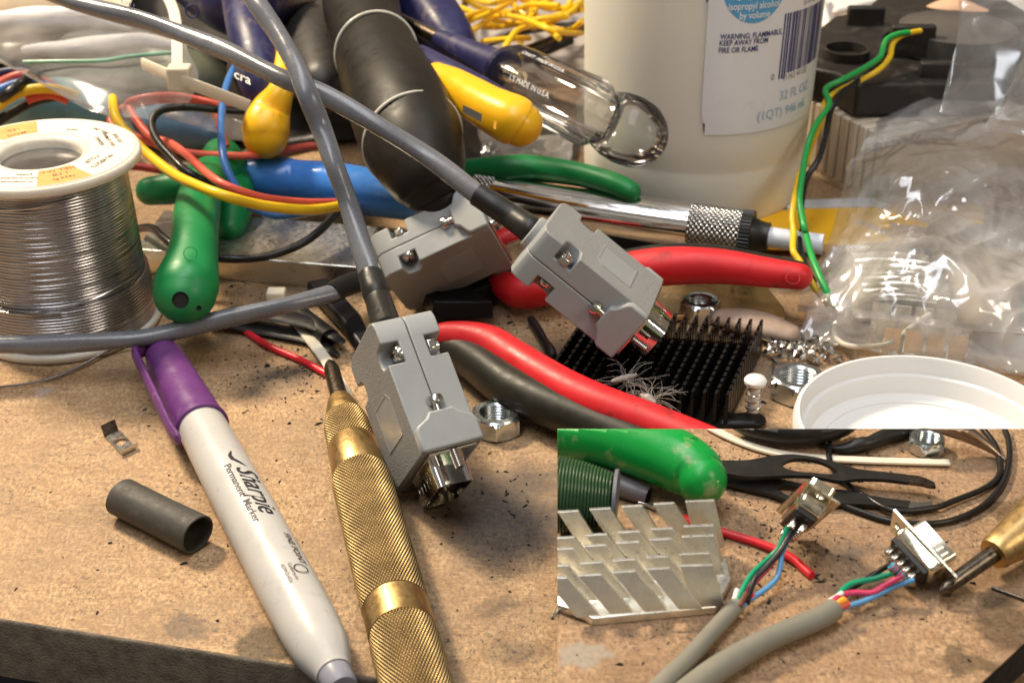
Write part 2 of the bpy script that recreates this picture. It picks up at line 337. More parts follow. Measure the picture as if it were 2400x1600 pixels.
def wire(name, pts, r, m, label, cat='wire', group=None, parent=None, seg=10, **k):
    o = MB().tube(pts, r, seg, **k).build(name, m, parent)
    if parent is None: tag(o, label, cat, group)
    return o
# lettering: outlines of the built-in font, laid on any surface by the function put(x, y) (mm)
def text(body, size, put, name, m, parent, bold=0, shear=0, align='LEFT', lift=0, dense=False):
    c = bpy.data.curves.new('t', 'FONT'); c.body = body; c.size = size; c.offset = bold; c.shear = shear; c.align_x = align; c.resolution_u = 3
    o = bpy.data.objects.new('t', c); sc.collection.objects.link(o); bpy.context.view_layer.update()
    me0 = o.to_mesh(); vs = [v.co.copy() for v in me0.vertices]; fs = [tuple(p.vertices) for p in me0.polygons]; o.to_mesh_clear()
    bpy.data.objects.remove(o); bpy.data.curves.remove(c)
    mb = MB(); mb.add([put(v.x, v.y) for v in vs], fs)
    org = Vector(parent.location)/S if parent is not None else Vector((0, 0, 0))
    me = bpy.data.meshes.new(name); me.from_pydata([(v-org)*S for v in mb.v], [], mb.f); me.update(); me.materials.append(m)
    ob = bpy.data.objects.new(name, me); sc.collection.objects.link(ob)
    if parent is not None: ob.parent = parent
    return ob

# ================================================================== SETTING
e0, e1 = P(0, 1455, 0), P(673, 1561, 0); ed = (e1-e0).normalized(); en = Vector((ed.y, -ed.x, 0))   # front edge direction, outward normal
def stain(px, py, rx, ry, ang=0, st=.6, col=DARK, soft=.6): return (P(px, py, 0), rx, ry, ang, st, col, soft)
stains = [stain(1170, 1190, 34, 26, .4, .5, (.10, .088, .078), .8), stain(1330, 900, 40, 22, .2, .5, (.14, .12, .10), .8), stain(330, 1200, 30, 12, .1, .18, (.2, .14, .08), .9), stain(900, 760, 60, 14, .1, .4, (.12, .10, .08), .9), stain(660, 880, 17, 15, .3, .75, (.035, .033, .035), .9), stain(600, 930, 10, 8, 0, .5, DARK, .9),
          stain(1190, 1240, 22, 16, .5, .68, (.06, .052, .05), .55), stain(1110, 1150, 16, 16, 0, .45, (.06, .055, .05), .9), stain(1250, 1120, 14, 10, .4, .45, (.07, .06, .055), .8),
          stain(435, 1465, 7.5, 6, .1, .42, (.12, .095, .075), .25), stain(620, 1510, 9, 6.5, .2, .55, (.08, .06, .035), .3), stain(1180, 1420, 12, 3.5, .3, .4, DARK, .9),
          stain(95, 920, 5, 3.4, .2, .4, (.35, .33, .34), .8), stain(1400, 850, 22, 20, 0, .55, (.17, .14, .12), .8), stain(1850, 870, 40, 14, 0, .45, (.15, .12, .1), .9),
          stain(1210, 1530, 9, 7, 0, .35, DARK, .7), stain(930, 820, 16, 9, 0, .5, DARK, .9), stain(700, 690, 30, 10, 0, .45, (.12, .10, .08), .9)]
BOARD = board_mat('tan_hardboard', (.54, .355, .195), stains)
BOARD_EDGE = mat('dark_board_edge', (.17, .135, .10), .8, var=.35, vs=.3, bump=.8, bs=1.5, bd=.4)
corner_l = e0-ed*260; corner_r = e1+ed*900
back_l = corner_l+Vector((-700, 1500, 0)); back_r = Vector((1500, 1500, 0))
mb = MB(); up = Vector((0, 0, 0)); dn_ = Vector((0, 0, -18))
r1 = -en*1.0
mb.add([corner_l+r1, corner_r+r1, Vector((1500, corner_r.y, 0)), back_r, back_l], [(0, 1, 2, 3, 4)])
bench = mb.build('workbench', BOARD, smooth=False, org0=True); tag(bench, kind='structure')
edge_m = MB(); prof = [(1.0, 0), (.45, -.12), (.12, -.45), (0, -1.0), (0, -18), (30, -18)]
N = 400
for j, (a, b_) in enumerate(prof):
    for i in range(N+1):
        p = corner_l+(corner_r-corner_l)*(i/N); q = p-en*a+Vector((0, 0, b_))
        if j in (1, 2, 3): q += en*(.35*noise.noise(p*.25)+.2*noise.noise(p*1.1)-.2)
        edge_m.v.append(q)
for j in range(len(prof)-1):
    for i in range(N): a = j*(N+1)+i; edge_m.f.append((a, a+1, a+N+2, a+N+1))
tag(edge_m.build('workbench_edge', BOARD_EDGE, bench, ang=60) if False else edge_m.build('workbench_edge', BOARD_EDGE, ang=60), kind='structure')
fl = MB().box((0, 600, -740), 2500, 2500, 2); tag(fl.build('floor', mat('dark_floor', (.03, .03, .045), .7)), kind='structure')
bw = MB().box((0, 1500, 400), 1600, 5, 420); tag(bw.build('wall', mat('grey_room_wall', (.30, .27, .23), .8)), kind='structure')

# ------------------------------------------------------------------ raised offcut board (lower right)
s_tl = P(1306.5, 1004.5, ZS); s_bl = P(1306.5, 1700, ZS); s_tr = P(2600, 1004.5, ZS)
# the right-hand front corner is sawn off at an angle
k1 = P(2255, 1640, ZS); k2 = P(2400, 1506, ZS); kk = (k2-k1)
top = [s_tl, s_bl, P(1800, 1700, ZS), k1-kk*.3, k2+kk*1.2, Vector((s_tr.x, s_tr.y, ZS))]
bot = [p+Vector((0, 0, -10)) for p in top]
for i in (0, 1): bot[i] = bot[i]+Vector((3.0, 0, 0))
bot[0] += Vector((0, -6, 0)); bot[5] += Vector((0, -6, 0))
def st8(x, y, rx, ry, ang=0, st=.6, col=DARK, soft=.6): return (T8(x, y), rx, ry, ang, st, col, soft)
st2 = [st8(145, 1130, 6.2, 4.4, .1, .55, (.33, .30, .25), .3), st8(2060, 1165, 7, 5.5, .3, .5, (.09, .06, .03), .35), st8(2290, 1000, 7.5, 12, .2, .6, (.07, .045, .025), .35), st8(2270, 415, 7, 6, .2, .5, (.09, .05, .02), .5),
       st8(1270, 640, 16, 7, .2, .40, DARK, .95), st8(1560, 180, 9, 4, .2, .4, DARK, .95), st8(2250, 780, 8, 5, 0, .3, (.16, .09, .03), .8), st8(1480, 620, 9, 3, .1, .3, (.1, .09, .08), .8), st8(900, 250, 10, 8, .1, .45, DARK, .9), st8(380, 1230, 10, 6, .1, .25, (.16, .09, .03), .9)]
OFFC = board_mat('tan_hardboard_offcut', (.47, .30, .17), st2)
raised = thing('offcut_board', (0, 0, 0), 'raised tan hardboard offcut carrying the two opened connectors, in the lower right', 'board')
mb = MB(); mb.add(top+[p+Vector((0, 0, -.6)) for p in top], [tuple(range(6)), tuple(range(6, 12))[::-1]]+[(i, (i+1) % 6, 6+(i+1) % 6, 6+i) for i in range(6)]); mb.build('board_top', OFFC, raised, smooth=False)
t2 = [p+Vector((0, 0, -.6)) for p in top]; t2 = [t2[i]+(bot[i]-top[i])*.05 for i in range(6)]
mb = MB(); mb.add(t2+bot, [tuple(range(6)), tuple(range(6, 12))[::-1]]+[(i, (i+1) % 6, 6+(i+1) % 6, 6+i) for i in range(6)]); mb.build('board_core', mat('black_board_edge', (.012, .011, .012), .7), raised, smooth=False)  # side painted black for the dark past the sawn corner
mb = MB()
bl = P(1700, 1500, 20); mb.box((bl.x+75, bl.y-72, 9.9), 92, 52, 9.9)
mb.build('dark_filler_block', mat('dark_filler', (.012, .012, .014), .6), raised, bevel=.5)  # black block added under the board, gives the dark below its corner

# ================================================================== helpers for real objects
def DOF(): pass
def dshell_poly(wl, ws, h, r=1.6, k=3):       # D outline in (y, z)
    P0 = [(-wl, h), (wl, h), (ws, -h), (-ws, -h)]; out = []
    for i in range(4):
        a = Vector(P0[i]); p = Vector(P0[i-1]); q = Vector(P0[(i+1) % 4]); u = (p-a).normalized(); v = (q-a).normalized()
        for j in range(k+1):
            t = j/k; s0 = a+u*r; s1 = a+v*r; out.append(tuple(s0*(1-t)**2+a*2*t*(1-t)+s1*t*t))
    return out
def shell_mesh(M, x0, x1, outer, inner):
    n = len(outer); mb = MB(); vs = []
    for (x, pl) in ((x0, outer), (x1, outer), (x1, inner), (x0, inner)): vs += [M((x, y, z)) for y, z in pl]
    fs = []
    for a in range(3):
        for i in range(n): fs.append((a*n+i, a*n+(i+1) % n, (a+1)*n+(i+1) % n, (a+1)*n+i))
    for i in range(n): fs.append((3*n+i, 3*n+(i+1) % n, (i+1) % n, i))
    mb.add(vs, fs); return mb
def cyl_local(M, p, q, r, seg=20, prof=None):
    a = M(Vector(p)); b = M(Vector(q)); d = b-a; L = d.length
    return MB().lathe(a, d, prof(L) if prof else [(0, r), (L, r)], seg)

def hood(label, Rm, t, s):
    M0 = frame(Rm, t, s); M = lambda p: M0(Vector((p[0], p[1], p[2]*1.15)))
    root = thing('connector_hood', M((21, 0, 0)), label, 'connector', 'grey D-sub connector hoods on the pile')
    nd = 10.2
    def outl(yy):      # one long side of the outline; None marks screw pocket points
        return [(3, 15, 0), (8.0, 15, 0), (8.5, nd, 1), (9.8, nd-.9, 1), (12.8, nd-.9, 1), (14.1, nd, 1), (14.6, 15, 0), (42, 15, 0)]
    up_ = [(x, y, k) for x, y, k in outl(1)]; ring_ = [(0, -11.3, 0), (.9, -13.9, 0)]+[(x, -y, k) for x, y, k in up_]+[(x, y, k) for x, y, k in up_[::-1]]+[(.9, 13.9, 0), (0, 11.3, 0)]
    for sgn, nm in ((1, 'upper_shell'), (-1, 'lower_shell')):
        vs = []; n = len(ring_)
        flat = [(x, math.copysign(15, y) if k else y) for x, y, k in ring_]
        vs += [M((x, y, sgn*.10)) for x, y in flat]; vs += [M((x, y, sgn*3.4)) for x, y in flat]
        idx = {}
        for i, (x, y, k) in enumerate(ring_):
            if k: idx[i] = len(vs); vs.append(M((x, y, sgn*3.4)))
        o2 = len(vs); vs += [M((x, y, sgn*8)) for x, y, k in ring_]
        fs = [tuple(range(n))[::-1], tuple(range(o2, o2+n))]
        for i in range(n):
            j = (i+1) % n; fs.append((i, j, n+j, n+i)); fs.append((idx.get(i, n+i), idx.get(j, n+j), o2+j, o2+i))
        i = 0
        while i < n:
            if i in idx:
                j = i
                while j in idx: j += 1
                fs.append(tuple([n+i-1]+[idx[q] for q in range(i, j)]+[n+j]+[n+q for q in range(j-1, i-1, -1)])); i = j
            else: i += 1
        a = MB(); a.add(vs, fs); sh = a.build(nm, GREY_HOOD, root, bevel=.95*s, segs=4, mats=[GREY_HOOD, GREY_TEX])
        for p_ in sh.data.polygons:
            if all(v >= o2 for v in p_.vertices): p_.material_index = 1
        # recessed label panel: thin raised frame around it
        x0, x1, y0, y1 = 19, 32.5, -7.6, 7.6
        fr = MB(); o_ = [(x0, y0), (x1, y0), (x1, y1), (x0+2.5, y1), (x0, y1-2.5)]; i_ = [(x0+.5, y0+.5), (x1-.5, y0+.5), (x1-.5, y1-.5), (x0+2.7, y1-.5), (x0+.5, y1-2.7)]
        vs = [M((x, y, sgn*z)) for z in (7.9, 8.12) for pl in (o_, i_) for x, y in pl]
        fs = [(i, (i+1) % 5, 5+(i+1) % 5, 5+i) for i in range(5)]+[(10+i, 10+(i+1) % 5, 15+(i+1) % 5, 15+i) for i in range(5)]+[(i, (i+1) % 5, 10+(i+1) % 5, 10+i) for i in range(5)]+[(5+i, 5+(i+1) % 5, 15+(i+1) % 5, 15+i) for i in range(5)]
        fr.add(vs, fs); fr.build('label_panel', GREY_HOOD, sh)
        pan = MB(); pan.prism(i_, sgn*7.96, sgn*8.03, M); pan.build('label_panel', GREY_HOOD, sh)
    for sy in (-1, 1):
        # lug which wraps the jack screw
        e = MB(); poly = [(31, -3.2), (32.6, -4.2), (34.4, -7.2), (35.6, -7.9), (42, -7.9), (42, 7.9), (35.6, 7.9), (34.4, 7.2), (32.6, 4.2), (31, 3.2)]
        def Mz(p, sy=sy): return M((p.x, sy*p.z, p.y))
        e.prism(poly, 14.0, 17.6, Mz); lug = e.build('screw_lug', GREY_HOOD, root, bevel=.7*s, segs=3)
        # jack screw
        j = MB(); 
        def pr(L): return [(0, .6), (.05, 1.6), (.5, 2.25), (1.5, 2.45), (2.6, 2.3), (2.9, 1.3), (L, 1.3)]
        js = cyl_local(M, (26.3, sy*15.6, 0), (32, sy*15.6, 0), 0, 24, lambda L: [(a*s, b*s) for a, b in pr(L/s)]).build('jack_screw', NICKEL, root)
        th = MB(); a = M((42.5, sy*15.6, 0)); d = M((48.5, sy*15.6, 0))-a
        th.lathe(a, d, [(i*.26*s, (1.35 if i % 2 else 1.0)*s) for i in range(22)], 16); th.build('thread_tip', NICKEL, js)
        # hood clamping screws: pan head one face, nut on the other
        hd = MB(); a = M((11.3, sy*13.0, 3.45)); d = M((11.3, sy*13.0, 8))-a
        hd.lathe(a, d, [(0, 2.5*s), (.9*s, 2.55*s), (1.6*s, 2.2*s), (2.1*s, 1.3*s), (2.25*s, .01)], 24)
        h = hd.build('screw_head', NICKEL, root)
        cr_ = MB(); cx, cz = 11.3, 5.45
        cr_.box((cx, sy*13.0, 5.68), 1.35, .28, .10, M); cr_.box((cx, sy*13.0, 5.675), .28, 1.35, .10, M); cr_.build('cross_slot', GAP, h)
        nb = MB(); nb.prism([(11.3+2.8*math.cos(k*math.pi/3), sy*13.0+2.8*math.sin(k*math.pi/3)) for k in range(6)], -3.45, -5.6, M)
        nn = nb.build('hex_nut', NICKEL, root, bevel=.3)
        a = M((11.3, sy*13.0, -5.4)); d = M((11.3, sy*13.0, -9))-a
        nr = MB().lathe(a, d, [(0, 1.9*s), (.5*s, 1.9*s), (.7*s, 1.5*s), (1.3*s, 1.5*s), (1.3*s, .9*s), (1.0*s, .8*s), (1.0*s, .01)], 20); nr.build('bolt_end', NICKEL, nn)
    # cable collar
    a = M((-2.4, 0, 0)); d = M((1, 0, 0))-a
    MB().lathe(a, d, [(0, 4.6*s), (.5*s, 5.6*s), (1.6*s, 5.8*s), (3.4*s, 5.8*s)], 32).build('cable_collar', GREY_HOOD, root)
    # metal flange and D shell with pins
    fp = MB(); fp.prism([(42.05, -15.4), (42.9, -15.4), (42.9, 15.4), (42.05, 15.4)], -6.3, 6.3, M); fpo = fp.build('metal_flange', NICKEL, root, bevel=.2)
    o_ = dshell_poly(10.0, 8.8, 4.9, 2.2); i_ = dshell_poly(9.5, 8.3, 4.45, 1.9)
    sh = shell_mesh(M, 42.9, 50.2, o_, i_); shell = sh.build('d_shell', CHROME, root, ang=50)
    ins = MB(); ins.add([M((44.5, y, z)) for y, z in i_], [tuple(range(len(i_)))]); ins.build('pin_insulator', BLACK_PL, shell, smooth=False)
    for r_, nn in ((1.4, 5), (-1.4, 4)):
        for k in range(nn):
            y = (k-(nn-1)/2)*2.77; a = M((44.4, y, r_)); d = M((47.4, y, r_))-a
            MB().lathe(a, d, [(0, .5*s), (3.0*s, .5*s), (3.5*s, .2*s)], 8).build('pin', TIN, shell)
    # ribs punched in the long shell faces
    rb = MB()
    for sgn in (1, -1):
        for k in range(5):
            y = (k-2)*2.8; rb.box((46.6, y, sgn*4.9), 1.3, .3, .07, M)
    rb.build('shell_dimples', NICKEL, shell, bevel=.1)
    return root, M

HC_R = [[0.351, 0.302, -0.886], [-0.701, -0.543, -0.463], [-0.62, 0.784, 0.021]]
HA_R = [[0.777, -0.237, -0.583], [-0.252, -0.966, 0.057], [-0.577, 0.102, -0.81]]
HB_R = [[0.906, -0.259, 0.334], [0.131, -0.581, -0.804], [0.402, 0.772, -0.492]]
hC, MC = hood('front grey connector hood beside the knurled brass punch, its plug towards the viewer', HC_R, (-35.5, 368.4, 27.9), .948)
hA, MA = hood('grey connector hood with textured face up, resting over the black pin heatsink and red pliers', HA_R, (7.6, 418.0, 36.8), .95)
hB, MB_ = hood('rear grey connector hood on its side under the tip of the black rubber handle', HB_R, (-44.9, 474.3, -5.5), .91)

def cable_w(t, L): return .055*math.sin(2*t+L*.13)+.03*math.sin(3*t-L*.09)
tA, tB, tC = MA((-1.5, 0, 0)), MB_((-1.5, 0, 0)), MC((-1.5, 0, 0))
def cable(label, boot, pts, r, end_in):
    root = thing('grey_cable', pts[len(pts)//2]-Vector((0, 0, r)), label, 'cable', 'round grey cables leading to the hoods')
    ax_ = (boot[1]-boot[0]); pts = [p for p in pts if (p-boot[0]).dot(ax_) < -1.2*ax_.length**2]+[boot[0], boot[0]+ax_*.12]
    MB().tube(pts, r, 22, sub=10, wob=cable_w).build('jacket', CABLE, root)
    rr = [r*1.20, r*1.25, r*1.28, r*1.38, r*1.42][:len(boot)]
    MB().tube(boot, rr, 24, sub=8, wob=lambda t, L: .03*noise.noise(Vector((math.cos(t)*1.5, math.sin(t)*1.5, L*.3)))).build('heat_shrink_boot', BOOT, root)
    return root
bA = [P(1118, 455, 54.5), P(1160, 482, 52), P(1200, 508, 49.5), tA+(tA-MA((5, 0, 0)))*.25, tA]
cA = cable('long grey cable from the top left corner running in front of the black rubber handle', bA,
  [P(-60, -85, 93), P(60, -40, 91), P(170, 4, 89), P(340, 50, 86), P(510, 112, 83), P(663, 184, 80), P(751, 218, 77), P(870, 286, 70), P(1006, 370, 61), P(1080, 428, 56.5), P(1150, 476, 53), P(1200, 508, 49.5)], 3.05, None)
bB = [P(868, 645, 43), P(878, 680, 41), P(890, 712, 39), tC]
cB = cable('grey cable coming down from the top centre into the front hood', bB,
  [P(560, -60, 108), P(600, 5, 104), P(648, 75, 98), P(692, 150, 92), P(722, 225, 85), P(752, 300, 76), P(785, 391, 67), P(818, 480, 57), P(845, 570, 49), P(866, 645, 43.5), P(885, 700, 40)], 3.05, None)
bC = [P(775, 688, 17), P(805, 672, 16.5), P(840, 660, 16), P(880, 650, 15.5), tB]
cC = cable('grey cable lying along the bench past the solder spool to the left edge', bC,
  [P(-90, 812, 13), P(0, 807, 13), P(100, 806, 13), P(200, 803, 13), P(340, 791, 13.5), P(440, 768, 14.5), P(510, 750, 15.5), P(600, 731, 16.5), P(680, 713, 17), P(770, 690, 17), P(830, 662, 16.5)], 2.85, None)
# printing on the long cable
def cable_put(x, y):
    a = P(283, 8, 0); c = P(334, 24, 0)
    px = 283+x*7.2*.95; py = 6+x*7.2*.33-y*7.2*.6
    return P(px, py, 91.6)
text('E2L1', 2.6, cable_put, 'printed_marking', NAVYINK, cA)

# ================================================================== solder spool
sp = P(160, 750, 0)
root = thing('solder_spool', sp, 'white flanged spool wound with silver solder wire, at the left edge', 'solder spool')
FR = 31.0; HZ = 60.0; up = Vector((0, 0, 1))
def flange(z0, z1, hole): 
    return MB().lathe(sp, up, [(z0+.5, FR-.3), (z0+1.2, FR), (z1-1.0, FR), (z1-.3, FR-.4), (z1, FR-1.0), (z1, hole+2.0), (z1-.6, hole+.8), (z1-1.6, hole), (z1-28 if hole < 13.5 and z1 > 30 else z0, hole), (z0, hole+.5)], 120, closed=True)
flange(56.6, 60.0, 12.6).build('top_flange', FLANGE, root)
flange(0.0, 3.0, 12.6).build('bottom_flange', FLANGE, root)
MB().lathe(sp, up, [(44, 12.65), (44.3, .1), (45.5, .1), (46, 12.65)], 64, closed=True).build('added_hole_floor', FLANGE, root)  # pale disc added to close the hole, which went dark inside
MB().lathe(sp, up, [(3, 14), (56.6, 14), (56.6, 12.7), (3, 12.7)], 64, closed=True).build('core_tube', FLANGE, root)
mb = MB(); pitch = 1.0; prof = []
z = 3.2
while z < 56.2:
    f_ = (z-3)/53; R = 27.6-2.3*f_+.9*math.exp(-((z-8)/8)**2)+(.9 if z < 17.5 else 0)+.12*noise.noise(Vector((z*.9, 0, 0)))
    for k in range(5):
        a = math.pi*(k+.5)/5; prof.append((z+pitch*.5*(1-math.cos(a)), R+.34*math.sin(a)))
    z += pitch
def wd(t, th): return .10*noise.noise(Vector((math.cos(th)*.8, math.sin(th)*.8, t*.07)))
mb.lathe(sp, up, [(3.1, 14.5)]+prof+[(56.5, 14.5)], 150, disp=wd).build('solder_winding', SOLDER, root, ang=80)
mb = MB()      # a few crossing turns
for (za, zb, a0, a1, R) in ((14, 22, -2.7, -.2, 28.2), (49, 53.5, -2.9, -.9, 26.5), (17.0, 17.4, -3.0, -1.3, 28.9)):
    mb.tube([sp+Vector((R*math.cos(a0+(a1-a0)*k/24), R*math.sin(a0+(a1-a0)*k/24), za+(zb-za)*k/24)) for k in range(25)], .42, 8, smooth=False)
mb.build('crossing_turn', SOLDER, root)
tail = MB().tube([T4(1000, 1010, 3), T4(900, 1035, 3), T4(740, 1095, 2), T4(620, 1165, 1.2), T4(480, 1235, 1), T4(300, 1295, 1), T4(150, 1325, .8), T4(-60, 1350, .8)], .45, 8).build('loose_tail', SOLDER, root)
# paper ring label
lab = MB().lathe(sp, up, [(60.05, 15.5), (60.18, 15.6), (60.18, 29.2), (60.05, 29.3)], 100, closed=True).build('paper_label', PAPER, root)
def arc_patch(a0, a1, r0, r1, z, m, nm):
    mb = MB(); n = 16
    for i in range(n+1):
        a = a0+(a1-a0)*i/n
        for r in (r0, r1): mb.v.append(sp+Vector((r*math.cos(a), r*math.sin(a), z)))
    mb.f = [(2*i, 2*i+1, 2*i+3, 2*i+2) for i in range(n)]
    ob = mb.build(nm, m, root, smooth=False); ob.parent = lab; return ob
arc_patch(math.radians(-76), math.radians(-42), 16.5, 28.8, 60.22, ORANGE, 'orange_block')
arc_patch(math.radians(108), math.radians(146), 17.5, 28.5, 60.22, ORANGE, 'orange_block')
def radial_text(body, size, ang, r, bold=0):       # baseline runs along a radius-normal direction
    A = math.radians(ang); c = sp+Vector((r*math.cos(A), r*math.sin(A), 60.26)); ex = Vector((-math.sin(A), math.cos(A), 0)); ey = Vector((-math.cos(A), -math.sin(A), 0))
    ex = Vector((-math.sin(A), math.cos(A), 0))*-1; ey = Vector((math.cos(A), math.sin(A), 0))*-1
    text(body, size, lambda x, y: c+ex*x+ey*y, 'label_text', INKW, root, align='CENTER', bold=bold)
INKW = mat('faded_brown_ink', (.07, .045, .04), .6)
for body, size, ang, r in (('NET WT.', 2.8, -58, 19.2), ('1 LB', 2.8, -58, 22.6), ('(454 g)', 2.4, -58, 25.8), ('LOT#', 2.6, -20, 20), ('W14B2G3', 2.6, -20, 24), ('Puede', 1.9, -88, 19.5), ('Harm if inhaled', 1.8, -90, 22.2), ('or swallowed', 1.8, -90, 25),
                           ('Poly', 2.2, 75, 20.5), ('DANGER', 2.0, 28, 19.5), ('HARMFUL DUST', 1.9, 28, 22.4), ('READ SDS', 1.9, 28, 25.2), ('SEE LABEL', 1.9, 50, 24), ('DIAM.', 2.6, 127, 20), ('.031', 2.8, 127, 24.4)):
    radial_text(body, size, ang, r, .02)

# ================================================================== marker
A0 = P(372, 812, 7.4); A1 = P(806, 1620, 7.4); ad = (A1-A0).normalized()
def tm(px, py): return (P(px, py, 7.4)-A0).dot(ad)
root = thing('permanent_marker', A0+ad*60-Vector((0, 0, 7.4)), 'white permanent marker with a purple cap, lying left of the knurled brass punch', 'marker')
ts = tm(470, 1005); te = tm(780, 1560)
MB().lathe(A0, ad, [(-1.0, .2), (-.8, 1.6), (0, 3.0), (1.6, 4.3), (4, 5.2), (8, 5.9), (ts*.45, 6.45), (ts*.8, 7.1), (ts-2.0, 7.45), (ts-1.6, 7.45), (ts-1.4, 7.75), (ts-.2, 7.8), (ts, 7.6), (ts, 6.8), (ts-4, 6.8)], 72).build('cap', PURPLE, root)
MB().lathe(A0, ad, [(ts-3, 6.9), (ts+8, 7.05), (ts+30, 7.3), (tm(690, 1380), 7.35), (tm(735, 1470), 7.15), (tm(757, 1520), 6.6), (te-1, 5.2), (te+1.2, 4.4), (te+2.5, 4.2)], 72).build('barrel', WHITE_B, root)
MB().lathe(A0, ad, [(te+2.2, 3.9), (te+7, 3.8), (te+8, 3.3), (te+8.2, .1)], 40).build('end_plug', PLUG, root)
side = ad.cross(up).normalized()*-1          # towards the picture's left
if side.x > 0: side = -side
nrm = side.cross(ad).normalized(); nrm = nrm if nrm.z > 0 else -nrm
clipdir = (side*.95+nrm*.30).normalized()
cb = MB(); ct = ts+6
pts = [A0+ad*3.5+clipdir*5.2, A0+ad*5.5+clipdir*8.2, A0+ad*9+clipdir*9.0, A0+ad*(ts*.6)+clipdir*9.3, A0+ad*(ts)+clipdir*9.6, A0+ad*(ct)+clipdir*9.0]
cb.tube(pts, [1.6, 1.9, 2.0, 2.0, 2.0, 1.7], 14, flat=(.62, 1.25), rnd=True, sub=6).build('clip', PURPLE, root)
CAM_DIR = lambda p: (CC-p).normalized()
def barrel_put(px0, py0, s=1.0, R=7.55, xs=1.0):
    # where the sight line meets the barrel: distance along the axis and angle round it
    v = CAM_DIR(A0+ad*60); v = (v-ad*v.dot(ad)).normalized(); wv = ad.cross(v).normalized()
    if wv.x < 0: wv = -wv
    d = CF+Vector(((px0-1200)/FPX, 0, 0))+CU*((800-py0)/FPX); o = CC-A0
    dp = d-ad*d.dot(ad); op = o-ad*o.dot(ad); qa, qb, qc = dp.dot(dp), 2*dp.dot(op), op.dot(op)-R*R
    t = (-qb-math.sqrt(max(qb*qb-4*qa*qc, 0)))/(2*qa); q = CC+d*t-A0; t0 = q.dot(ad); best = math.atan2(q.dot(wv), q.dot(v))
    def f(x, y):
        x = x*xs; a = best+y/R; return A0+ad*(t0+x)+(v*math.cos(a)+wv*math.sin(a))*R
    return f
text('Permanent  Marker', 2.7, barrel_put(524, 1090, R=7.42, xs=1.32), 'printed_text', INK, root, bold=.03)
text('Sharpie', 7.6, barrel_put(551, 1092, R=7.55), 'printed_script', INK, root, bold=.02, shear=.5)
_f = barrel_put(541, 1056, R=7.50)
sw = MB(); sq_ = [(0, 0), (2, -.9), (4, -.6), (6.5, 1.2), (8, 2.6)]
for i in range(25):
    t = i/24*4; k = min(int(t), 3); u = t-k; x = sq_[k][0]*(1-u)+sq_[k+1][0]*u; y = sq_[k][1]*(1-u)+sq_[k+1][1]*u; hw = .55*math.sin(math.pi*min(1, .12+i/24*.9))
    sw.v += [_f(x, y-hw), _f(x, y+hw)]
sw.f = [(2*i, 2*i+1, 2*i+3, 2*i+2) for i in range(24)]; sw.build('script_flourish', INK, root, smooth=False)
text('FINE POINT', 2.6, barrel_put(664, 1246, R=7.55), 'printed_text', INK, root, bold=.02)
text('Conforms to', 1.3, barrel_put(673, 1318, R=7.55), 'printed_text', INK, root)
text('ASTM D-4236', 1.3, barrel_put(656, 1322, R=7.55), 'printed_text', INK, root)
_g = barrel_put(706, 1330, R=7.55); rg = MB()
for i in range(33): a = 2*math.pi*i/32; rg.v += [_g(1.9*math.cos(a), 1.9*math.sin(a)), _g(1.6*math.cos(a), 1.6*math.sin(a))]
rg.f = [(2*i, 2*i+1, 2*i+3, 2*i+2) for i in range(32)]; rg.build('seal_ring', INK, root, smooth=False)

# ================================================================== brass centre punch
B0 = P(772, 845, 8); B1 = P(985, 1640, 8); bd = (B1-B0).normalized(); BL = (B1-B0).length
def tb(px, py): return (P(px, py, 8)-B0).dot(bd)
root = thing('centre_punch', B0+bd*60-Vector((0, 0, 8)), 'knurled brass automatic centre punch with a dark steel tip, right of the marker', 'punch')
k0, k1_, k2_, k3, k4, k5 = tb(803, 985), tb(818, 1050), tb(838, 1120), tb(905, 1425), tb(922, 1490), BL+12
tj = tb(793, 940)
MB().lathe(B0, bd, [(0, .25), (.6, .9), (3, 1.9), (6, 2.4), (tj+2, 2.7)], 32).build('steel_tip', STEEL_DK, root)
MB().lathe(B0, bd, [(tj, 2.6), (tj, 3.6), (tj+.8, 3.9), (k0-.3, 5.9), (k0+.2, 5.9)], 64).build('nose_cone', BRASS, root)
def knurl(n, pitch, amp):
    def f(t, th):
        a = n*th; b = 2*math.pi*t/pitch
        return amp*(min(abs(math.sin((a+b)/2)), abs(math.sin((a-b)/2)))*1.5-.8)
    return f
def kprof(ts_): 
    out = []
    for i in range(len(ts_)-1):
        (a, ra), (b, rb) = ts_[i], ts_[i+1]; n = max(1, int((b-a)/.125))
        out += [(a+(b-a)*k/n, ra+(rb-ra)*k/n) for k in range(n)]
    return out+[ts_[-1]]
MB().lathe(B0, bd, kprof([(k0, 5.9), (k0+4, 6.5), (k1_-1, 6.7), (k1_, 6.7)]), 448, disp=knurl(56, 1.5, .28), groove=.3).build('knurled_nose', BRASS_K, root, ang=180)
MB().lathe(B0, bd, [(k1_, 5.6), (k1_, 6.9), (k1_+.5, 7.1), (k2_-.4, 7.35), (k2_, 7.2)], 72).build('collar', BRASS, root)
MB().lathe(B0, bd, kprof([(k2_, 7.5), (k2_+3, 7.9), (k3, 7.95)]), 496, disp=knurl(62, 1.65, .30), groove=.32).build('knurled_grip', BRASS_K, root, ang=180)
MB().lathe(B0, bd, [(k3, 7.4), (k3+.3, 7.95), (k4-.3, 8.0), (k4, 7.6)], 72).build('smooth_band', BRASS, root)
MB().lathe(B0, bd, kprof([(k4, 7.7), (k4+3, 7.95), (k5, 7.95)]), 496, disp=knurl(62, 1.65, .30), groove=.32).build('knurled_barrel', BRASS_K, root, ang=180)

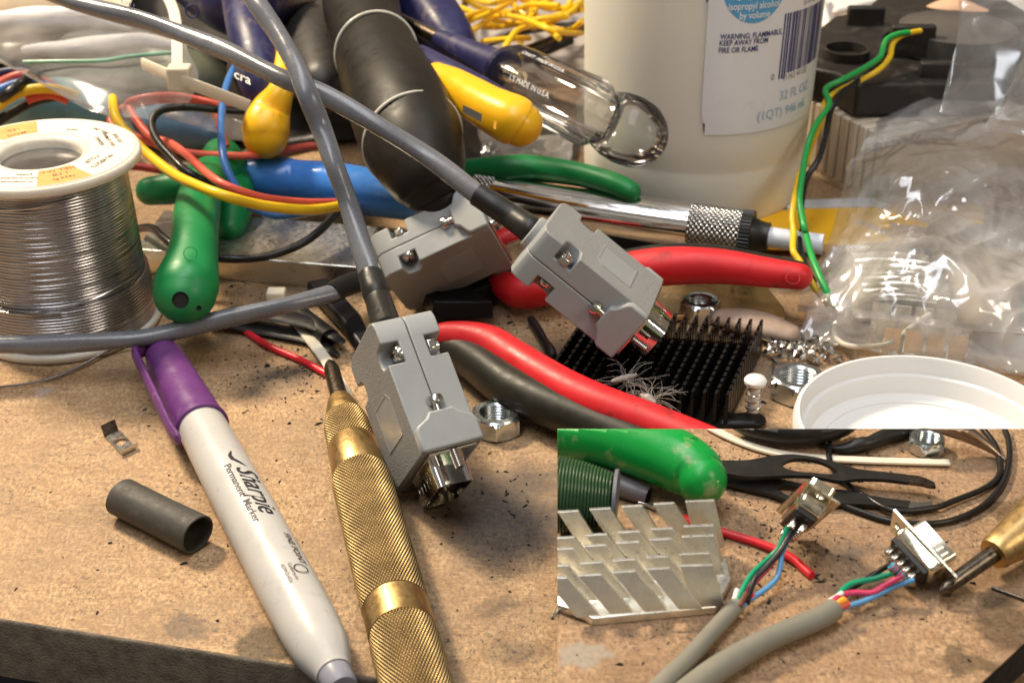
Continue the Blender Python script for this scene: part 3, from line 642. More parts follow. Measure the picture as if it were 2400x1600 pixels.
# ================================================================== heat shrink offcut, metal clip
a = P(283, 1163, 5.2); b = P(463, 1252, 5.2); d = b-a; L = d.length
def shr(t, th): return .35*math.cos(2*th+.6)+.25*noise.noise(Vector((math.cos(th), math.sin(th), t*.12)))
o = MB().lathe(a, d, [(0, 4.9), (.5, 5.0), (L*.5, 5.05), (L-.3, 5.2), (L, 5.15), (L, 4.65), (L*.5, 4.5), (0, 4.4)], 56, disp=shr, closed=True).build('heat_shrink_tube', mat('charcoal_heat_shrink', (.05, .045, .038), .6, dirt=((.12, .10, .08), .5, .3, .55), bump=.4, bs=.5, bd=.2))
tag(o, 'short open charcoal heat shrink offcut lying alone on the bench left of the marker', 'tubing')
cl = MB(); q = [T7(88, 470, .4), T7(150, 440, .4), T7(235, 510, .4), T7(160, 548, .4)]
root = thing('metal_clip', (q[0]+q[2])/2, 'tiny bent metal clip with a round hole, left of the purple marker cap', 'clip')
c0 = (q[0]+q[1]+q[2]+q[3])/4; ex = (q[3]-q[0]).normalized(); ey = (q[1]-q[0]).normalized(); lx = (q[3]-q[0]).length/2; ly = (q[1]-q[0]).length/2
n = 32; out_ = []; inn = []
for i in range(n):
    a = 2*math.pi*(i+.5)/n; ca, sa = math.cos(a), math.sin(a); m_ = 1/max(abs(ca), abs(sa)); out_.append(c0+ex*(ca*m_*lx)+ey*(sa*m_*ly)); inn.append(c0+ex*(ca*1.9)+ey*(sa*1.9))
for z in (0, .45): cl.v += [p+Vector((0, 0, z)) for p in out_]+[p+Vector((0, 0, z)) for p in inn]
for i in range(n):
    j = (i+1) % n; cl.f += [(i, j, n+j, n+i), (2*n+i, 2*n+j, 3*n+j, 3*n+i), (i, j, 2*n+j, 2*n+i), (n+i, n+j, 3*n+j, 3*n+i)]
cl.build('plate', NICKEL, root, smooth=False)
MB().hexa([q[0], q[1], q[1]-ex*.4, q[0]-ex*.4], [q[0]-ex*1.8+Vector((0, 0, 3.2)), q[1]-ex*1.8+Vector((0, 0, 3.2)), q[1]-ex*2.2+Vector((0, 0, 3.1)), q[0]-ex*2.2+Vector((0, 0, 3.1))]).build('bent_tab', STEEL_DK, root, smooth=False)
MB().hexa([q[3], q[2], q[2]+ex*.4, q[3]+ex*.4], [q[3]+Vector((0, 0, 1.5)), q[2]+Vector((0, 0, 1.5)), q[2]+ex*.4+Vector((0, 0, 1.5)), q[3]+ex*.4+Vector((0, 0, 1.5))]).build('bent_tab', NICKEL, root, smooth=False)

# ================================================================== hex nuts
def nut(label, c, R, h, rot, group='loose zinc hex nuts', hole=.56, tilt=None):
    c = Vector(c); root = thing('hex_nut', c, label, 'nut', group)
    seg = 96; prof = [(0.0, 0), (.0, 1), (h*.1, 2), (h*.9, 2), (h, 1), (h, 0)]
    def hexr(th): 
        a = (th-rot) % (math.pi/3)-math.pi/6; return R*math.cos(math.pi/6)/math.cos(a)
    mb = MB(); rings = []
    ap = R*math.cos(math.pi/6)
    for (z, kind) in ((0, 'h'), (0, 'c'), (.5, 'x'), (1, 'f'), (h-1, 'f'), (h-.5, 'x'), (h, 'c'), (h, 'h')):
        for k in range(seg):
            th = 2*math.pi*k/seg; hr = hexr(th)
            if kind == 'h': r = R*hole*1.10
            elif kind == 'c': r = ap*.94
            elif kind == 'x': r = min(hr, ap*1.04)
            else: r = hr
            mb.v.append(c+Vector((r*math.cos(th), r*math.sin(th), z)))
    for i in range(7):
        for k in range(seg): mb.f.append((i*seg+k, i*seg+(k+1) % seg, (i+1)*seg+(k+1) % seg, (i+1)*seg+k))
    mb.build('body', ZINC, root, ang=28)
    tp = [(0, R*hole*1.1)]; nt_ = 7
    for i in range(nt_): tp += [((i+.25)*h/nt_, R*hole*.92), ((i+.75)*h/nt_, R*hole*1.03)]
    tp += [(h, R*hole*1.1)]
    m2 = MB(); o_ = len(m2.v)
    for (t, r) in tp:
        for k in range(48): th = 2*math.pi*k/48; m2.v.append(c+Vector((r*math.cos(th), r*math.sin(th), t+th/(2*math.pi)*0)))
    for i in range(len(tp)-1):
        for k in range(48): m2.f.append((i*48+k, i*48+(k+1) % 48, (i+1)*48+(k+1) % 48, (i+1)*48+k))
    m2.build('thread', ZINC, root, ang=20)
    return root
nut('zinc hex nut beside the front hood, partly behind its plug', P(1163, 1008, 0), 8.0, 6.5, .55)
nut('zinc hex nut tucked against the white lid, right of the pin heatsink', P(1866, 925, 0), 9.2, 7.2, .35)
nut('small dark hex nut half hidden behind the far edge of the pin heatsink', P(1640, 745, 0), 7.0, 7, .1)

# ================================================================== white lid
lc = P(2182, 985, 14.2); lc.z = 0; root = thing('bottle_lid', lc, 'round white plastic lid lying open side up at the right edge', 'lid')
MB().lathe(lc, up, [(0, 33), (0.1, 34.6), (1.5, 36.2), (9, 37.4), (9.2, 37.7), (9.9, 37.7), (10.2, 37.5), (10.8, 37.5), (11.1, 37.8), (11.8, 37.8), (12.1, 37.55), (13.6, 37.4), (14.2, 36.9), (14.2, 36.1), (13.5, 35.7), (9, 35.2), (8.6, 34.0), (7.5, 33.6), (3.5, 32.8), (2.4, 31.4), (2.0, 28), (1.9, .05), (0, .05)], 180).build('lid_shell', LIDW, root)
MB().ring(lc+Vector((0, 0, 2.2)), up, 29.5, .5, 120, 8).build('seal_ridge', LIDW, root)

# ================================================================== black pin heatsink
FL, FRt, NR, NL = P(1380, 792, 0), P(1787, 822, 0), P(1702, 1014, 0), P(1262, 978, 0)
def bil(u, v, z=0): return (FL*(1-u)+FRt*u)*(1-v)+(NL*(1-u)+NR*u)*v+Vector((0, 0, z))
root = thing('pin_heatsink', bil(.5, .5), 'black anodised pin fin heatsink with a spring push pin at one corner', 'heatsink')
MB().hexa([bil(0, 0), bil(0, 1), bil(1, 1), bil(1, 0)], [bil(0, 0, 2.2), bil(0, 1, 2.2), bil(1, 1, 2.2), bil(1, 0, 2.2)]).build('base_plate', HSBLK, root, bevel=.3)
for i in range(17):
    mb = MB(); u = .014+.972*i/16; du = .0105
    for j in range(14):
        v = .02+.962*j/14+.008; dv = .054; h = 12.2+.3*noise.noise(Vector((i, j, 0)))
        b4 = [bil(u-du, v, 2.1), bil(u-du, v+dv, 2.1), bil(u+du, v+dv, 2.1), bil(u+du, v, 2.1)]
        t4 = [bil(u-du*.75, v+.004, h), bil(u-du*.75, v+dv-.004, h), bil(u+du*.75, v+dv-.004, h), bil(u+du*.75, v+.004, h)]
        mb.hexa(b4, t4)
    mb.build('fin_row', HSBLK, root, smooth=False)
pc = P(1762, 983, 0); ee = (NR-FRt).normalized()
mb = MB(); mb.tube([P(1700, 985, 1.6), P(1735, 985, 1.6), P(1765, 984, 1.6)], [3.4, 3.6, 3.9], 24, flat=(1, .42), rnd=True); mb.build('corner_tab', HSBLK, root)
pin = MB().lathe(pc+Vector((0, 0, 1)), up, [(0, 1.7), (11.5, 1.7), (11.6, 3.2), (12.6, 3.35), (13.3, 2.9), (13.8, 1.6), (14.0, .05)], 32).build('push_pin', WHITE_PL, root)
MB().tube([pc+Vector((2.3*math.cos(k*.45), 2.3*math.sin(k*.45), 3.2+k*.45*9.0/(2*math.pi*4))) for k in range(int(2*math.pi*4/.45))], .22, 6, smooth=False).build('spring', NICKEL, root)
# lint tangle
root = thing('lint_tangle', P(1480, 900, 13), 'tangle of pale hair fibres and lint caught on the black pin heatsink', 'lint')
mb = MB()
for c_, n_, ln in ((P(1468, 892, 14.5), 26, 13), (P(1530, 935, 14.5), 46, 13)):
    for k in range(n_):
        a = random.uniform(0, 2*math.pi); l_ = ln*random.uniform(.4, 1.25); cv = random.uniform(-.5, .5); z1 = random.uniform(-1.0, 4)
        if a < math.pi and l_ > 9: l_ *= .7
        pts = [c_+Vector((random.uniform(-1, 1), random.uniform(-1, 1), 0)), c_+Vector((math.cos(a)*l_*.5, math.sin(a)*l_*.5, z1)), c_+Vector((math.cos(a+cv)*l_, math.sin(a+cv)*l_, z1+random.uniform(-1, 1)))]
        mb.tube(pts, .032, 4, sub=5)
mb.tube([P(1395, 890, 14.5), P(1430, 893, 15), P(1500, 888, 15), P(1570, 878, 15)], .06, 4)
mb.build('fibres', LINT, root)
for (p0, p1, r) in ((P(1436, 893, 15), P(1490, 878, 15.5), 1.0), (P(1506, 928, 15), P(1532, 942, 15), 1.5)):
    m2 = MB().tube([p0, (p0+p1)/2, p1], [r*.6, r, r*.5], 10, rnd=True, wob=lambda t, L: .35*noise.noise(Vector((math.cos(t)*2, math.sin(t)*2, L*1.3)))); m2.build('lint_clump', LINT, root)

# ================================================================== red and black pliers
root = thing('red_pliers', P(1180, 760, 0), 'pliers with red and black rubber grips passing under the grey hoods', 'pliers')
def grip(pts, rad, nm_par, wide, split):
    # two-tone grip: black core tube and a red tube overlapping on top
    pass
lo_b = [(1010, 812), (1040, 818), (1085, 836), (1130, 866), (1185, 908), (1250, 942), (1320, 972), (1400, 1004), (1500, 1044), (1640, 1100)]
lo_r = [(1010, 786), (1045, 784), (1100, 792), (1150, 808), (1200, 838), (1265, 878), (1340, 920), (1420, 955), (1520, 990), (1660, 1045)]
bk = MB().tube([P(x+2, y-7, 9.0) for x, y in lo_b], [3.2, 4.6, 5.8, 6.4, 6.6, 6.4, 6.2, 6.0, 5.8, 5.6], 28, rnd=True).build('handle_grip', BLK_GRIP, root)
rd = MB().tube([P(x, y, 13.0) for x, y in lo_r], [2.6, 4.0, 5.2, 5.9, 5.9, 5.9, 6.0, 6.0, 5.8, 5.6], 28, rnd=True).build('red_inlay', RED_GRIP, bk)
hu = [(1440, 634, 14), (1560, 622, 17), (1680, 622, 18), (1800, 637, 18), (1874, 646, 18)]
bk2 = MB().tube([P(x, y-9, z-1.0) for x, y, z in hu], [5.2, 6.1, 5.6, 4.5, 3.6], 26, rnd=True).build('handle_grip', BLK_GRIP, root)
rd2 = MB().tube([P(x, y+2, z+1.2) for x, y, z in hu], [5.8, 6.4, 5.9, 4.9, 4.3], 28, rnd=True).build('red_inlay', RED_GRIP, bk2)
rd2_cross = MB().ring(P(1858, 652, 22.5), Vector((0, -.5, 1)), 2.2, .12, 24, 6).build('moulding_mark', RED_GRIP, rd2)
MB().tube([P(1150, 650, 8), P(1215, 680, 9), P(1290, 668, 10), P(1400, 650, 11)], [3, 6.2, 6.4, 6], 20, rnd=True).build('handle_root', RED_GRIP, root)
JAW = mat('black_oxide_steel', (.014, .014, .017), .42, .6, var=.3, vs=.1)
MB().prism([tuple(T5(x, y, 0).xy) for x, y in ((560, 745), (820, 650), (1010, 640), (1200, 680), (1200, 770), (900, 850), (1050, 930), (640, 930), (560, 850))], 3, 9.5).build('jaw_joint', JAW, root, bevel=.6)
MB().prism([tuple(T5(x, y, 0).xy) for x, y in ((700, 700), (1160, 690), (1200, 745), (900, 800), (700, 800))], 9.5, 12.5).build('upper_jaw', JAW, root, bevel=.8)
MB().prism([tuple(P(x, y, 0).xy) for x, y in ((720, 700), (770, 690), (850, 780), (880, 850), (850, 860), (800, 790))], 2, 7).build('jaw_arm', JAW, root, bevel=1.2)

# ================================================================== chrome tube tool
c0 = P(1128, 462, 15); c1 = P(1640, 533, 15); cd = (c1-c0).normalized()
def tcx(px, py=None): 
    return (P(px, 462+(px-1128)*.1387, 15)-c0).dot(cd)
root = thing('chrome_tool', c0+cd*40-Vector((0, 0, 15)), 'chrome metal tube with knurled end, black ring and white plastic tip, under the hood', 'tool')
t1_, t2_, t3_ = tcx(1160), tcx(1618), tcx(1738)
def kprof2(a, b, r, st=.2): 
    n = int((b-a)/st); return [(a+(b-a)*k/n, r) for k in range(n+1)]
MB().lathe(c0, cd, [(t1_, 7.6), (t1_+.3, 8.2), (t2_, 8.2)], 96).build('polished_tube', CHROME, root)
MB().lathe(c0, cd, kprof2(-3, t1_, 8.2), 240, disp=knurl(26, 1.7, .34), groove=.34).build('knurled_band', CHROME_K, root, ang=180)
MB().lathe(c0, cd, kprof2(t2_, t3_, 8.2), 240, disp=knurl(24, 1.9, .36), groove=.36).build('knurled_band', CHROME_K, root, ang=180)
MB().lathe(c0, cd, [(t3_, 6.8), (t3_, 8.5), (t3_+3.8, 8.5), (t3_+3.8, 6.0)], 160, disp=lambda t, th: -.3 if (int(th/(2*math.pi)*80) % 2) else 0).build('ribbed_ring', BLACK_PL, root, ang=20)
MB().lathe(c0, cd, [(t3_+3.6, 6.6), (t3_+5.5, 5.6), (t3_+8, 5.0), (t3_+9.6, 5.0), (t3_+9.8, 4.0)], 48).build('nose', BLACK_PL, root)
q0 = c0+cd*(t3_+9); q1 = q0+cd*19.5
MB().tube([q0, q1], [3.6, 3.6], 32, smooth=False, cap=True).build('plastic_tip', mat('frosted_white_plastic', (.66, .70, .78), .35, sss=.2), root)

o = MB().prism([tuple(P(x, y, 0).xy) for x, y in ((1210, 470), (1700, 520), (1790, 600), (1760, 625), (1500, 610), (1260, 600))], .2, 4).build('dark_shade_strip', mat('dark_shade_fill', (.030, .028, .026), .8), bevel=.8); tag(o, 'dark strip added in place of the shade between the chrome tube and the red grip', 'shade_fill')  # dark slab added in place of shade, so the tube mirrors dark
# ================================================================== green pliers, left
root = thing('green_pliers', P(450, 700, 0), 'pliers with thick green dipped handles beside the solder spool', 'pliers', 'green handled pliers')
g1 = MB().tube([P(500, 405, 24), P(474, 440, 27), P(462, 495, 30), P(456, 560, 31), P(449, 612, 29), P(438, 662, 26), P(433, 688, 24)], [6.6, 7.0, 7.4, 7.3, 8.0, 9.6, 9.3], 32, rnd=7, wob=lambda t, L: .05*math.cos(2*t)).build('front_handle', GREEN, root)
def hole_at(px, py, z, r, par, rootp):
    c = P(px, py, z); v = CAM_DIR(c); o = MB().lathe(c, v, [(-.6, .05), (-.6, r*.9), (.0, r), (.12, r*1.0), (.12, r*.93), (-.55, r*.8), (-.55, .05)], 28).build('end_hole', GAP, rootp); o.parent = rootp; return o
hole_at(423, 703, 33.2, 2.5, g1, root); hole_at(466, 722, 31.5, .8, g1, root)
MB().ring(P(446, 594, 36.6), CAM_DIR(P(446, 594, 36)), 2.0, .12, 28, 6).build('moulding_mark', GREEN, root)
MB().tube([P(352, 448, 22), P(400, 442, 23), P(450, 432, 24), P(500, 408, 24), P(540, 392, 22)], [5.2, 5.8, 6.6, 7.6, 7.0], 28, rnd=7).build('rear_handle', GREEN, root)
MB().tube([P(520, 370, 14), P(540, 420, 16), P(545, 480, 14), P(540, 540, 11)], [8, 9, 8, 5], 24, rnd=True).build('joint_sleeve', mat('plain_green_vinyl', (.006, .20, .05), .4), root)  # nearly the same green as the handles, without bumps
MB().tube([P(560, 380, 12), P(650, 350, 14), P(740, 330, 16)], [4, 4.5, 4], 16).build('plier_arm', STEEL_DK, root)
root2 = MB().tube([P(1080, 405, 20), P(1180, 398, 24), P(1260, 396, 25), P(1360, 410, 26), P(1440, 432, 26), P(1478, 450, 25)], [4.8, 5.4, 5.0, 4.4, 4.2, 3.8], 26, rnd=True).build('curved_tool', GREEN)
tag(root2, 'curved green tool handle lying behind the chrome tube, near the bottle', 'tool handle')

# ================================================================== blue handle
root = thing('blue_handled_tool', P(740, 440, 0), 'tool with glossy blue handle behind the yellow wire, left of the black handle', 'tool')
MB().tube([P(566, 412, 16), P(600, 415, 17), P(660, 420, 17), P(700, 425, 16.5), P(780, 436, 16.5), P(880, 452, 16), P(990, 470, 15)], [7.2, 8.2, 8.4, 8.1, 9.0, 8.8, 8.0], 36, rnd=True).build('blue_handle', BLUE, root)
MB().tube([P(560, 411, 16), P(500, 400, 14), P(430, 395, 12)], [4, 3.5, 3], 14).build('steel_shaft', STEEL_DK, root)

# ================================================================== big black rubber handle
root = thing('rubber_handle_driver', P(940, 280, 20), 'large black rubber driver handle with two thin pale rings, crossing over the blue handle', 'screwdriver')
hp = [(842, -70, 66), (850, 20, 64), (868, 90, 62), (900, 170, 60), (940, 262, 56), (975, 345, 51), (1002, 410, 46), (1020, 447, 42), (1033, 472, 39)]
hr = [15.5, 15.4, 14.3, 15.9, 17.4, 16.8, 13.8, 11.0, 8.0]
MB().tube([P(*q) for q in hp], hr, 48, sub=10, rnd=8, wob=lambda t, L: .03*math.cos(3*t)).build('grip', RUBBER, root)
def hand_ring(ix, f):     # a pale seam, an oblique ellipse hugging the grip
    pts = [P(*q) for q in hp]; i = ix; a = pts[i]; b = pts[i+1]; c = a+(b-a)*f; r = (hr[i]*(1-f)+hr[i+1]*f); d = (b-a).normalized()
    m = MB().ring(c, (d+Vector((.10, 0, .12))).normalized(), r*1.035, .55, 72, 8); m.build('pale_seam', TRIM, root)
hand_ring(2, .45); hand_ring(4, .80)

# ================================================================== navy and yellow tool handles
root = thing('wire_cutters', P(700, 250, 5), 'wire cutters with two navy and yellow plastic handles either side of the black rubber handle', 'cutters')
yl = MB().tube([P(664, 110, 58), P(664, 165, 54), P(658, 212, 49), P(636, 258, 42), P(624, 298, 37), P(622, 320, 34)], [3.4, 3.7, 4.8, 7.4, 8.8, 8.4], 28, rnd=7, sq=.85).build('yellow_grip', YEL, root)
MB().tube([P(560, -20, 66), P(580, 60, 62), P(600, 130, 56), P(612, 200, 48), P(625, 250, 40)], [7.5, 8.5, 9.0, 8.6, 6], 24).build('navy_grip', NAVY, root)
MB().tube([P(585, 110, 55), P(572, 170, 49), P(580, 232, 42)], [6.2, 6.6, 5], 20, rnd=True).build('soft_pad', CLUTTER, root)
text('cra', 4.6, lambda x, y: P(548+x*7.0*.98, 182+x*7*.42-y*7*.95, 64), 'printed_text', TRIM, root, bold=.05)
yr = MB().tube([P(1030, 185, 58), P(1090, 220, 60), P(1150, 256, 60), P(1205, 283, 59), P(1222, 293, 58)], [6.0, 6.6, 7.3, 8.0, 7.0], 30, rnd=7, sq=.8).build('yellow_grip', YEL, root)
MB().tube([P(985, 140, 56), P(1060, 178, 60), P(1130, 205, 60), P(1200, 236, 59)], [5.5, 5.2, 3.8, 2.0], 20, rnd=True).build('navy_grip', NAVY, root)
sl = MB()
def quad_on(mb, pts, z0, th=.6):
    b = [P(x, y, z0) for x, y in pts]; t = [p+CAM_DIR(p)*th for p in b]; mb.hexa(b, t)
quad_on(sl, [(1085, 246), (1130, 268), (1128, 287), (1084, 264)], 66.4, .35); sl.build('slot', GAP, yr)
s2 = MB(); quad_on(s2, [(1158, 282), (1164, 285), (1162, 304), (1156, 301)], 66.6, .3); s2.build('slot', mat('amber_recess', (.45, .20, .01), .5), yr)

# navy driver and clear acrylic driver
root = thing('navy_handled_driver', P(1010, 60, 20), 'screwdriver with a fat worn navy handle behind the black rubber handle', 'screwdriver')
MB().tube([P(900, -90, 60), P(960, -30, 58), P(1000, 20, 55), P(1040, 75, 51), P(1062, 108, 48)], [12, 12.5, 12.2, 11.5, 9.8], 32, rnd=7, wob=lambda t, L: .03*math.cos(6*t)).build('handle', NAVY, root)
root = thing('clear_handled_driver', P(1330, 250, 10), 'screwdriver with a clear fluted acrylic handle and ball end leaning towards the bottle', 'screwdriver')
d0 = P(1135, 142, 56); d1 = P(1486, 312, 54); AK = .90; dd = (d1-d0).normalized(); DL = (d1-d0).length
def hexd(amp): return lambda t, th: amp*(abs(math.cos(3*th))-.5)
ti = lambda f: DL*f
MB().lathe(d0, dd, [(t_, r_*AK) for t_, r_ in [(ti(.12), 8.2), (ti(.15), 10.4), (ti(.20), 12.0), (ti(.5), 12.8), (ti(.72), 13.2), (ti(.755), 12.6), (ti(.78), 10.8), (ti(.80), 10.2), (ti(.825), 10.6), (ti(.86), 11.9), (ti(.91), 13.0), (ti(.97), 13.3), (ti(1.03), 12.5), (ti(1.08), 10.2), (ti(1.115), 7.2), (ti(1.135), 4.2), (ti(1.14), 2)]], 96, disp=lambda t, th: (1.2*(abs(math.cos(3*th))-.6) if ti(.16) < t < ti(.76) else 0)).build('clear_handle', ACR, root)
MB().lathe(d0, dd, [(t_, r_*AK) for t_, r_ in [(ti(.12), 1), (ti(.12), 4.2), (ti(.21), 4.2), (ti(.27), 3.0), (ti(.29), .1)]], 24).build('shank_socket', TIN, root)
MB().lathe(d0, dd, [(t_, r_*AK) for t_, r_ in [(ti(-.35), 4), (ti(-.2), 5.2), (ti(-.02), 6.4), (ti(.08), 7.2), (ti(.155), 8.6), (ti(.165), 7.0)]], 48).build('navy_ferrule', NAVY, root)
MB().lathe(d0, dd, [(t_, r_*AK) for t_, r_ in [(ti(-.9), 3), (ti(-.3), 3)]], 20).build('steel_shaft', STEEL_DK, root)
_v = CAM_DIR(d1); _v = (_v-dd*_v.dot(dd)).normalized(); _w = dd.cross(_v).normalized()
def acr_put(t0, a0, R=12.3, flip=1):
    return lambda x, y: d0+dd*(t0+x)+(_v*math.cos(a0+flip*y/R)+_w*math.sin(a0+flip*y/R))*R
sgn = 1 if (proj(d0+_w*5)[1] < proj(d0)[1]) else -1
text("L'S MADE IN U.S.A.", 2.9, acr_put(ti(.36), -sgn*.18, flip=sgn), 'moulded_text', MOULD, root)
text("MADE IN U.S.A.", 2.6, acr_put(ti(.48), -sgn*.72, flip=sgn), 'moulded_text', MOULD, root)
text("CRAFT  MADE IN U.S.A.", 2.4, acr_put(ti(.32), sgn*.72, flip=sgn), 'moulded_text', MOULD, root)

# ================================================================== alcohol bottle
bc = P(1618, 463, 0); BK = .973
root = thing('alcohol_bottle', bc, 'tall milky white bottle of isopropyl alcohol with a white and blue label', 'bottle')
MB().lathe(bc, up, [(z_, r_*BK) for z_, r_ in [(0, .1), (0, 36), (1.0, 39.5), (3.5, 42.2), (8, 43.4), (24, 44.0), (26.5, 43.7), (27.8, 43.6), (29, 43.9), (40, 44.2), (80, 45.2), (150, 46.0), (172, 44), (186, 34), (194, 20), (197, 14), (205, 13.5)]], 144).build('bottle_body', BOTTLE, root)
MB().lathe(bc, up, [(198, 16.5), (199, 17), (216, 17), (217, 16), (217, .1)], 64, disp=lambda t, th: .4*(int(th*15) % 2)).build('screw_cap', WHITE_PL, root)
def brad(z): 
    return BK*(44.0+(z-29)/51*1.2) if z < 80 else BK*(45.2+(z-80)/70*.8)
def solve(px, py):        # cylinder point seen at this pixel
    d = CF+Vector(((px-1200)/FPX, 0, 0))+CU*((800-py)/FPX); R = 45.0*BK
    ox, oy = CC.x-bc.x, CC.y-bc.y; A = d.x**2+d.y**2; B = 2*(ox*d.x+oy*d.y); C = ox*ox+oy*oy-R*R; disc = B*B-4*A*C
    t = (-B-math.sqrt(max(disc, 0)))/(2*A); q = CC+d*t; return math.atan2(q.y-bc.y, q.x-bc.x), q.z
def cyl(a, z, lift=.12): r = brad(z)+lift; return bc+Vector((r*math.cos(a), r*math.sin(a), z))
aL, zB = solve(1640, 318); aT, _z = solve(1661, 2)
lb = MB(); NA, NZ = 70, 24; a1 = aL+2.6; zT = 150
for i in range(NA+1):
    for j in range(NZ+1):
        v = j/NZ; z = zB+(zT-zB)*v; a = aL+(a1-aL)*i/NA
        if j == 0 and i < 1: a = aL+.05; z += 0
        if i == 0: a = aL+ .06*(1-min(1, j/1.5))
        lb.v.append(cyl(a, z, .15))
for i in range(NA):
    for j in range(NZ): k = i*(NZ+1)+j; lb.f.append((k, k+NZ+1, k+NZ+2, k+1))
label = lb.build('label', LABEL, root)
def lput(px, py, k=1.0, lift=.30):
    a0, z0 = solve(px, py); return lambda x, y: cyl(a0+x/45*k, z0+y, lift)
def ltext(body, size, px, py, m, bold=0, k=1.0, **kw): 
    o = text(body, size, lput(px, py, k, .34), 'label_text', m, root, bold=bold, **kw); return o
ltext('WARNING: FLAMMABLE,', 2.75, 1687, 92, NAVYINK, .03, .80)
ltext('KEEP AWAY FROM', 2.75, 1685, 107, NAVYINK, .03, .80)
ltext('FIRE OR FLAME', 2.75, 1683, 124, NAVYINK, .03, .80)
a_, z_ = solve(1768, 8)
# blue oval badge
def disc_on(a0, z0, ra, rz, m, nm, lift):
    mb = MB(); n = 48; mb.v = [cyl(a0, z0, lift)]
    for ring_ in range(1, 6):
        for i in range(n): t = 2*math.pi*i/n; mb.v.append(cyl(a0+ra*ring_/5/45*math.cos(t), z0+rz*ring_/5*math.sin(t), lift))
    mb.f = [(0, 1+i, 1+(i+1) % n) for i in range(n)]
    for r_ in range(4): mb.f += [(1+r_*n+i, 1+(r_+1)*n+i, 1+(r_+1)*n+(i+1) % n, 1+r_*n+(i+1) % n) for i in range(n)]
    return mb.build(nm, m, root, smooth=False)
ab, zb_ = solve(1766, 54); disc_on(ab, zb_+15, 12.6, 15, CYAN, 'blue_badge', .26)
WINK = mat('white_print', (.80, .84, .86), .5)
def ctext(body, size, px, py, m, bold=0): text(body, size, lput(px, py, .80, .40), 'label_text', m, root, bold=bold, align='CENTER')
ctext('isopropyl alcohol', 3.5, 1768, 20, WINK, .05); ctext('by volume', 3.5, 1768, 42, WINK, .05); ctext('70%', 9, 1762, -2, WINK, .2)
ltext('55-41163-8', 2.4, 1880, 12, GREYINK, 0, .9)
ltext('32 FL OZ', 4.9, 1826, 236, LBLUE, .03, .95); ltext('(1QT) 946 mL', 4.9, 1774, 284, LBLUE, .03, .95)
# bar code
a0, zt = solve(1838, 32); a1_, zb2 = solve(1824, 176)
bars = MB(); x = 0; random.seed(11)
while x < 27:
    wd_ = random.choice((.28, .28, .45, .7, .9)); z0 = zb2 if x > 3 else zb2-1.6
    q = [cyl(a0+x/45, z0, .3), cyl(a0+(x+wd_)/45, z0, .3), cyl(a0+(x+wd_)/45, zt, .3), cyl(a0+x/45, zt, .3)]; bars.add(q, [(0, 1, 2, 3)]); x += wd_+random.choice((.25, .4, .6))
bars.build('bar_code', NAVYINK, root, smooth=False)
text('0', 3.2, lput(1806, 189), 'label_text', GREYINK, root); text('41163 41132', 3.2, lput(1832, 190, .9), 'label_text', GREYINK, root)
an, zn = solve(1664, 8); nv = MB(); nv.add([cyl(an-.03, zn+0, .25), cyl(an+.02, zn+4, .25), cyl(an+.02, 150, .25), cyl(an-.03, 150, .25)], [(0, 1, 2, 3)]); nv.build('navy_stripe', NAVYINK, root, smooth=False)

# ================================================================== aluminium bar and tweezers behind
root = thing('aluminium_bar', P(600, 600, 0), 'flat aluminium bar lying on the bench behind the green handle and hood', 'metal bar')
f0, f1 = P(325, 640, 0), P(850, 684, 0); back = Vector((3, 34, 0))
MB().hexa([f0, f1, f1+back, f0+back], [f0+Vector((0, 0, 9.5)), f1+Vector((0, 0, 9.5)), f1+back+Vector((0, 0, 9.5)), f0+back+Vector((0, 0, 9.5))]).build('bar', ALU, root, bevel=.5)
root = thing('black_tweezers', P(640, 760, 0), 'black curved tweezers half hidden under the lying grey cable', 'tweezers')
MB().tube([P(505, 742, 5), P(570, 728, 6), P(650, 738, 6), P(740, 762, 5), P(800, 800, 4)], [2, 3.4, 3.8, 3.0, 1.4], 12, flat=(1.1, .3), rnd=True).build('upper_arm', BLACK_PL, root)
MB().tube([P(500, 752, 3), P(570, 762, 2), P(650, 775, 1.6), P(730, 795, 1.4), P(790, 830, 1.2)], [2, 3.4, 3.8, 3.0, 1.0], 12, flat=(1.1, .3), rnd=True).build('lower_arm', BLACK_PL, root)
a = P(700, 735, 3); b = P(772, 792, 3.2); d = b-a
o = MB().lathe(a, d, [(0, 3.1), (d.length, 3.3), (d.length, 2.7), (0, 2.6)], 32, disp=lambda t, th: .25*math.cos(2*th), closed=True).build('sleeve_tube', BOOT); tag(o, 'glossy black sleeve offcut beside the white cable tie and the red wire end', 'tubing')
# cable ties
tie = MB().tube([P(640, 700, 2), P(670, 728, 2.2), P(700, 762, 2.4), P(735, 805, 2.4), P(768, 850, 2.2), P(800, 905, 2), P(838, 990, 1.5), P(850, 1030, 1)], 2.0, 10, flat=(1, .28), sq=.5)
root = thing('cable_tie', P(740, 800, 0), 'milky cable tie curving from the bench past the punch tip', 'cable tie', 'white nylon cable ties')
tie.build('strap', NYLON, root); MB().box(P(648, 695, 3.2), 3.2, 2.6, 2.6).build('head', NYLON, root, bevel=.7)
root = thing('cable_tie', P(420, 180, 70), 'pale cable tie with a square head hanging over the plastic bag, upper left', 'cable tie', 'white nylon cable ties')
MB().tube([T1(1130, -60, 78), T1(1190, 60, 76), T1(1215, 180, 73), T1(1222, 330, 70), T1(1222, 480, 68)], 2.1, 10, flat=(1, .5), sq=.6).build('strap', NYLON, root)
MB().tube([T1(985, 440, 62), T1(1100, 490, 64), T1(1240, 550, 66), T1(1450, 630, 62), T1(1710, 730, 55)], 1.9, 10, flat=(.4, 1.15), sq=.6).build('strap', NYLON, root)
